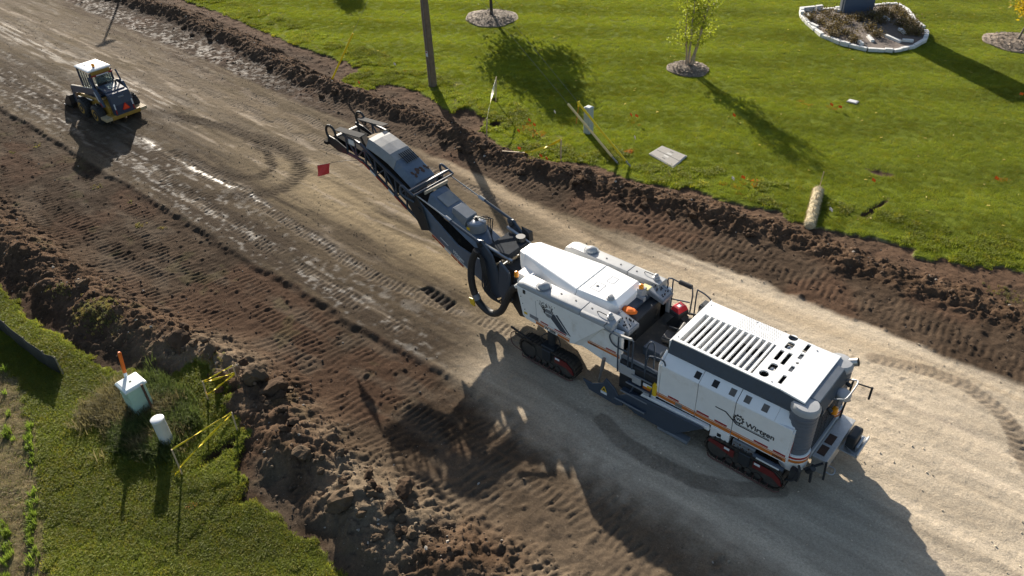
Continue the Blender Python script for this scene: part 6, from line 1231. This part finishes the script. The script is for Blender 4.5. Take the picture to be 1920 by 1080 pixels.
BARK = mat('dark_bark', (.06, .048, .04), .85, var=.3, bump=.6); BARK2 = mat('grey_brown_bark', (.17, .14, .11), .8, var=.25, bump=.5)
tree(MULCH[0][0], zm[0], 5.9, 'lawn tree with a straight dark trunk, crown above the picture', 5, (.06, .09, .02), 11000, .12, 1.3, .1, BARK, bl=.75, spreadk=.24)
gA = G(690, -40); tree((-56.0, 41.6), .06, 5.2, 'leafy lawn tree beyond the upper edge, casting the shadow at upper left', 6, (.06, .09, .02), 5200, .12, 1.6, .1, BARK)
tree(MULCH[2][0], zm[2], 4.4, 'young tree with thin trunk and golden yellow leaves at the right edge', 8, (.5, .36, .015), 3000, .1, 1.1, .06, BARK2, (.75, .3))
# birch: several pale stems
bx, by = MULCH[1][0]; o = thing('birch_tree', 'multi-stemmed birch with sparse yellow-green leaves on the lawn', 'tree', (bx, by, zm[1]), 'young trees on the lawn'); rr = random.Random(17); tips = []
BIRCH = mat('birch_bark', (.38, .3, .23), .7, var=.4, scale=7, dirt=(.14, .09, .06), dirt_amt=.25); TWIG = mat('twig_brown', (.13, .09, .06), .8, var=.3)
for k, (dx, dy, h) in enumerate(((-.35, .1, 4.6), (-.05, .25, 5.0), (.1, -.2, 4.7), (.55, .1, 4.4), (.25, .35, 4.2))):
    x0, y0 = bx-.16+.09*k, by+.05*math.sin(k*2); mb = MB(); tw = MB(); b = Vector((x0, y0, zm[1]-.1)); top = b+Vector((dx*1.5, dy*1.5, h)); path = [b.lerp(top, t)+Vector((rr.uniform(-.05, .05), rr.uniform(-.05, .05), 0))*(t > 0) for t in np.linspace(0, 1, 11)]
    mb.tube(path, [.055*(1.1-.95*t) for t in np.linspace(0, 1, 11)], 8, 1); mb.build('stem', BIRCH, o, smooth=True)
    for j in range(12):
        t = rr.uniform(.2, .97); p = b.lerp(top, t); a = rr.random()*6.283; branch(rr, p, Vector((math.cos(a), math.sin(a), .75)).normalized(), rr.uniform(.45, .85)*(1.25-t*.7), .014, 1, tw, tips, 3, .55, .3)
    tw.build('twigs', TWIG, o)['kind'] = 'stuff'
finish('crown', leafy(tips, 3600, .13, .066, 3), leafmat('birch_leaf', (.3, .34, .03), .45, .35, False), o)

# ---------------- monument sign and planting bed
s0, s1 = Vector((*G(1579, 30)[:2], 0)), Vector((*G(1636, 25)[:2], 0)); u = (s1-s0).normalized(); v = Vector((-u.y, u.x, 0)); z = gz(s0.x, s0.y)
SG = mat('slate_sign_panel', (.075, .1, .145), .5, var=.06, bump=.1)
o = thing('monument_sign', 'tall slate blue sign slab standing in the white-edged planting bed', 'sign', (s0.x, s0.y, z)); HS = 5.6
def sl4(a, b, c, d, z0, z1): return [tuple(s0+u*p+v*q+Vector((0, 0, zz))) for zz in (z0, z1) for p, q in ((a, c), (b, c), (b, d), (a, d))]
LW = (s1-s0).length; MB().hexa(sl4(.02, LW, 0, .5, z-.2, z+HS)).build('sign_slab', SG, o, .02); MB().hexa(sl4(-.1, .015, .1, .4, z-.2, z+HS)).build('side_trim', MGREY, o, .01); MB().hexa(sl4(-.03, .0, -.03, .08, z-.2, z+HS)).build('edge_strip', LGREY, o, .006)
bc_ = (np.mean([p[0] for p in BED]), np.mean([p[1] for p in BED])); zb_ = gz(*bc_)
o = thing('planting_bed', 'curved planting bed edged with white stone blocks round the blue sign', 'planting bed', (bc_[0], bc_[1], zb_))
STONE = mat('white_limestone', (.62, .61, .58), .8, var=.14, scale=5, bump=.4)
mb = MB(); pc = [(bc_[0]+(p[0]-bc_[0])*.985, bc_[1]+(p[1]-bc_[1])*.985) for p in BED]; mb.prism(pc, zb_-.2, zb_+.1, 'z'); mb.build('bed_soil', mat('bed_soil', (.13, .1, .08), .9, var=.4, scale=6, dirt=(.28, .23, .18), dirt_amt=.15, bump=.9), o)
loop = [Vector((p[0], p[1], 0)) for p in BED]; loop.append(loop[0]); acc = []
for a, b in zip(loop[:-1], loop[1:]):
    n = max(1, round((b-a).length/.5))
    for k in range(n): acc.append((a.lerp(b, k/n), a.lerp(b, (k+1)/n)))
rr = random.Random(4)
for k, (a, b) in enumerate(acc):
    if len(acc)*.44 < k < len(acc)*.46: continue
    d = (b-a).normalized(); jit = Vector((rr.uniform(-.03, .03), rr.uniform(-.03, .03), 0)); h = rr.uniform(.2, .26); hi = 2 if (a-loop[0]).length < 1.2 else 1
    for q in range(hi): MB().bar(a+d*.012+jit+Vector((0, 0, zb_-.06+h/2+.22*q)), b-d*.012+jit*.6+Vector((0, 0, zb_-.06+h/2+.22*q)), .24, h*(.86 if hi > 1 else 1)).build('border_block', STONE, o, .015)
for (p, q, ln, an) in (((1630, 80), 0, .9, -.9), ((1612, 88), 0, .5, -.8), ((1660, 42), 0, .6, -.8), ((1672, 80), 0, 1.2, -.45), ((1690, 66), 0, .8, -.8), ((1700, 84), 0, .6, .4), ((1525, 55), 0, .7, -.5), ((1514, 36), 0, .6, -.9), ((1570, 27), 0, .5, .2)):
    g = G(*p); d = Vector((math.cos(an), math.sin(an), 0)); c = Vector((g[0], g[1], zb_+.16)); MB().bar(c-d*ln/2, c+d*ln/2, .2, .16).build('loose_block', STONE, o, .012)
SHM = leafmat('shrub_leaf', (.13, .095, .035), .3, .6, False); SHT = mat('shrub_twig', (.1, .06, .04), .85)
spots = [(1520, 42), (1540, 50), (1553, 62), (1570, 58), (1548, 36), (1565, 42), (1585, 72), (1600, 84), (1585, 48), (1560, 74), (1610, 44), (1632, 40), (1650, 50), (1625, 62), (1640, 74), (1655, 28), (1680, 26), (1690, 36), (1672, 40), (1700, 50), (1712, 60), (1685, 54), (1720, 72), (1700, 70), (1650, 36)]
for k, p in enumerate(spots):
    g = G(*p); rr = random.Random(50+k); big = rr.uniform(.55, .85)
    where = 'left of the sign' if p[0] < 1580 else ('in front of the sign' if p[0] < 1645 else 'right of the sign')
    so = thing('low_shrub', 'low brown-green shrub in the planting bed, %s' % where, 'shrub', (g[0], g[1], zb_+.1), 'shrubs in the bed %s' % where); tips = []; tw = MB()
    for j in range(9): a = rr.random()*6.283; branch(rr, Vector((g[0], g[1], zb_+.08)), Vector((math.cos(a), math.sin(a), 1.0)).normalized(), big*.6, .012, 0, tw, tips)
    tw.build('twigs', SHT, so)['kind'] = 'stuff'; finish('foliage', leafy(tips, 420, .16*big+.05, .055, 60+k), SHM, so)
# ---------------- street lamp beyond the upper left edge (its shadow crosses the road)
x, y = -66.6, 28.8; z = gz(x, y)
o = thing('street_lamp', 'grey street lamp at the upper left verge whose shadow crosses the road', 'street lamp', (x, y, z)); MB().tube([(x, y, z-.2), (x, y, z+5.7)], .11, 12, .08).build('lamp_post', MGREY, o); MB().bar((x-.2, y-.3, z+5.75), (x-.2, y+.9, z+5.75), .4, .16).build('lamp_head', MGREY, o, .03)
# ---------------- big clods picked out of the berm
CLOD = mat('clod_earth', (.095, .068, .045), .97, spec=.05, var=.35, scale=3, dirt=(.08, .054, .037), dirt_amt=.25, bump=1.0, bscale=14)
CLOD2 = mat('dark_clod_earth', (.07, .046, .03), .97, spec=.05, var=.35, scale=3, dirt=(.1, .075, .053), dirt_amt=.15, bump=1.0, bscale=14)
def clod(px, r, seed, m, label, grp, flat=.75):
    g = G(px[0], px[1], .25); z = gz(g[0], g[1]); rr = np.random.default_rng(seed); bm = bmesh.new(); bmesh.ops.create_icosphere(bm, subdivisions=3, radius=1)
    sc = np.array([rr.uniform(.8, 1.3), rr.uniform(.7, 1.1), flat*rr.uniform(.75, 1.1)])*r; cuts = rr.normal(0, 1, (7, 3)); cuts /= np.linalg.norm(cuts, axis=1)[:, None]; lv = rr.uniform(.42, .8, 7)
    for v_ in bm.verts:
        p = np.array(v_.co); 
        for n_, l in zip(cuts, lv):
            e = p@n_-l
            if e > 0: p = p-n_*e*.97
        p = p*(1+.75*(float(fbm(np.array(p[0]*1.7+seed+p[2]*.9), np.array(p[1]*1.7+p[2]*1.3), 1.6, 4, 5, .62))-.5)); v_.co = p*sc
    me = bpy.data.meshes.new('dirt_clod'); bm.to_mesh(me); bm.free(); ob = finish('dirt_clod', me, m); ob.location = (g[0], g[1], z+r*flat*.35); ob.rotation_euler = (rr.uniform(-.4, .4), rr.uniform(-.4, .4), rr.uniform(0, 6)); tag(ob, label, 'dirt clod', grp); return ob
clod((343, 655), .42, 1, CLOD2, 'big dark rounded clod at the left end of the clod heap by the tapes', None); clod((400, 672), .4, 2, CLOD, 'big flat-faced brown clod just above the upper yellow tapes', None); clod((485, 718), .5, 3, CLOD, 'tall slab-like clod right of the upper tapes', None); clod((515, 735), .45, 4, CLOD2, 'large dark clod behind the slab-like clod', None)
clod((762, 925), .3, 5, CLOD2, 'rounded clod standing alone at the berm foot toward the track marks', None); clod((570, 868), .33, 6, CLOD, 'pale flat clod on the crest of the near berm', None); clod((640, 960), .4, 7, CLOD, 'pale grey cracked clod low on the near berm', None); clod((155, 545), .35, 8, CLOD, 'pale mound of clod under the grass sods at left', None)
rr = random.Random(91)
for k in range(60):
    t = rr.random(); pu = [(330, 650), (420, 690), (500, 745), (560, 820), (640, 900), (720, 960), (800, 1020)]; i = rr.randint(0, 5); q = rr.random(); u_ = pu[i][0]*(1-q)+pu[i+1][0]*q+rr.uniform(-45, 45); v_ = pu[i][1]*(1-q)+pu[i+1][1]*q+rr.uniform(-35, 35)
    clod((u_, v_), rr.uniform(.08, .22), 100+k, CLOD if rr.random() < .6 else CLOD2, 'loose earth clod among the many on the near berm', 'loose clods on the near berm')
for k in range(45):
    pu = [(300, 25), (450, 85), (600, 162), (760, 215), (910, 288), (1080, 335), (1230, 378), (1380, 418), (1500, 450)]; i = rr.randint(0, 7); q = rr.random(); u_ = pu[i][0]*(1-q)+pu[i+1][0]*q+rr.uniform(-12, 12); v_ = pu[i][1]*(1-q)+pu[i+1][1]*q+rr.uniform(-14, 16)
    clod((u_, v_), rr.uniform(.1, .24), 200+k, CLOD2, 'dark loose earth clod among the many on the lawn-side berm', 'loose clods on the lawn-side berm')

# ---------------- crumbs of soil and stones lying on the earth
CRM = leafmat('crumb', (0, 0, 0), 0.0, .25, True, .95)
bm = bmesh.new(); bmesh.ops.create_icosphere(bm, subdivisions=1, radius=1); rr = random.Random(3)
for v_ in bm.verts: v_.co *= rr.uniform(.6, 1.2); v_.co.z *= .75
me = bpy.data.meshes.new('crumb'); bm.to_mesh(me); bm.free(); me.materials.append(CRM); crumb = bpy.data.objects.new('crumb', me)
n = 150000; px = rng.uniform(-70, 4, n); py = rng.uniform(-1, 31, n); k = visible(px, py) & (samp(TGRASS, px, py) < .3) & (samp(TFIELD, px, py) < .3); px, py = px[k], py[k]
rl = road_low(px); ru = road_up(px); onroad = (py > rl) & (py < ru); db_ = np.exp(-((py-berm_low(px))/1.3)**2)+np.exp(-((py-berm_up(px))/.9)**2)
pr_ = np.where(onroad, .05+.3*sstep(.5, .65, fbm(px, py, .4, 3, 21))+.35*np.exp(-((py-rl)/.5)**2)*(px < -12), np.clip(.9*(fbm(px, py, .6, 3, 44)-.3), .05, .5))+.7*db_; k = rng.random(len(px)) < pr_; px, py, onroad, db_ = px[k], py[k], onroad[k], db_[k]
sz = (.012+.05*rng.random(len(px))**6)*(1+.6*db_)*np.where(onroad, .6, .85); cc = samp(TCOL, px, py)*rng.uniform(.8, 1.6, (len(px), 1)); st = rng.random(len(px)) < .05; cc[st] = np.array([.34, .3, .25])*rng.uniform(.6, 1.2, (st.sum(), 1))
scatter('soil_crumbs', crumb, np.stack([px, py, zat(px, py)+sz*.3], -1), rng.uniform(0, 6.28, len(px)), sz, cc, 'loose soil crumbs and small stones strewn over the earthworks', 'soil crumbs', True)
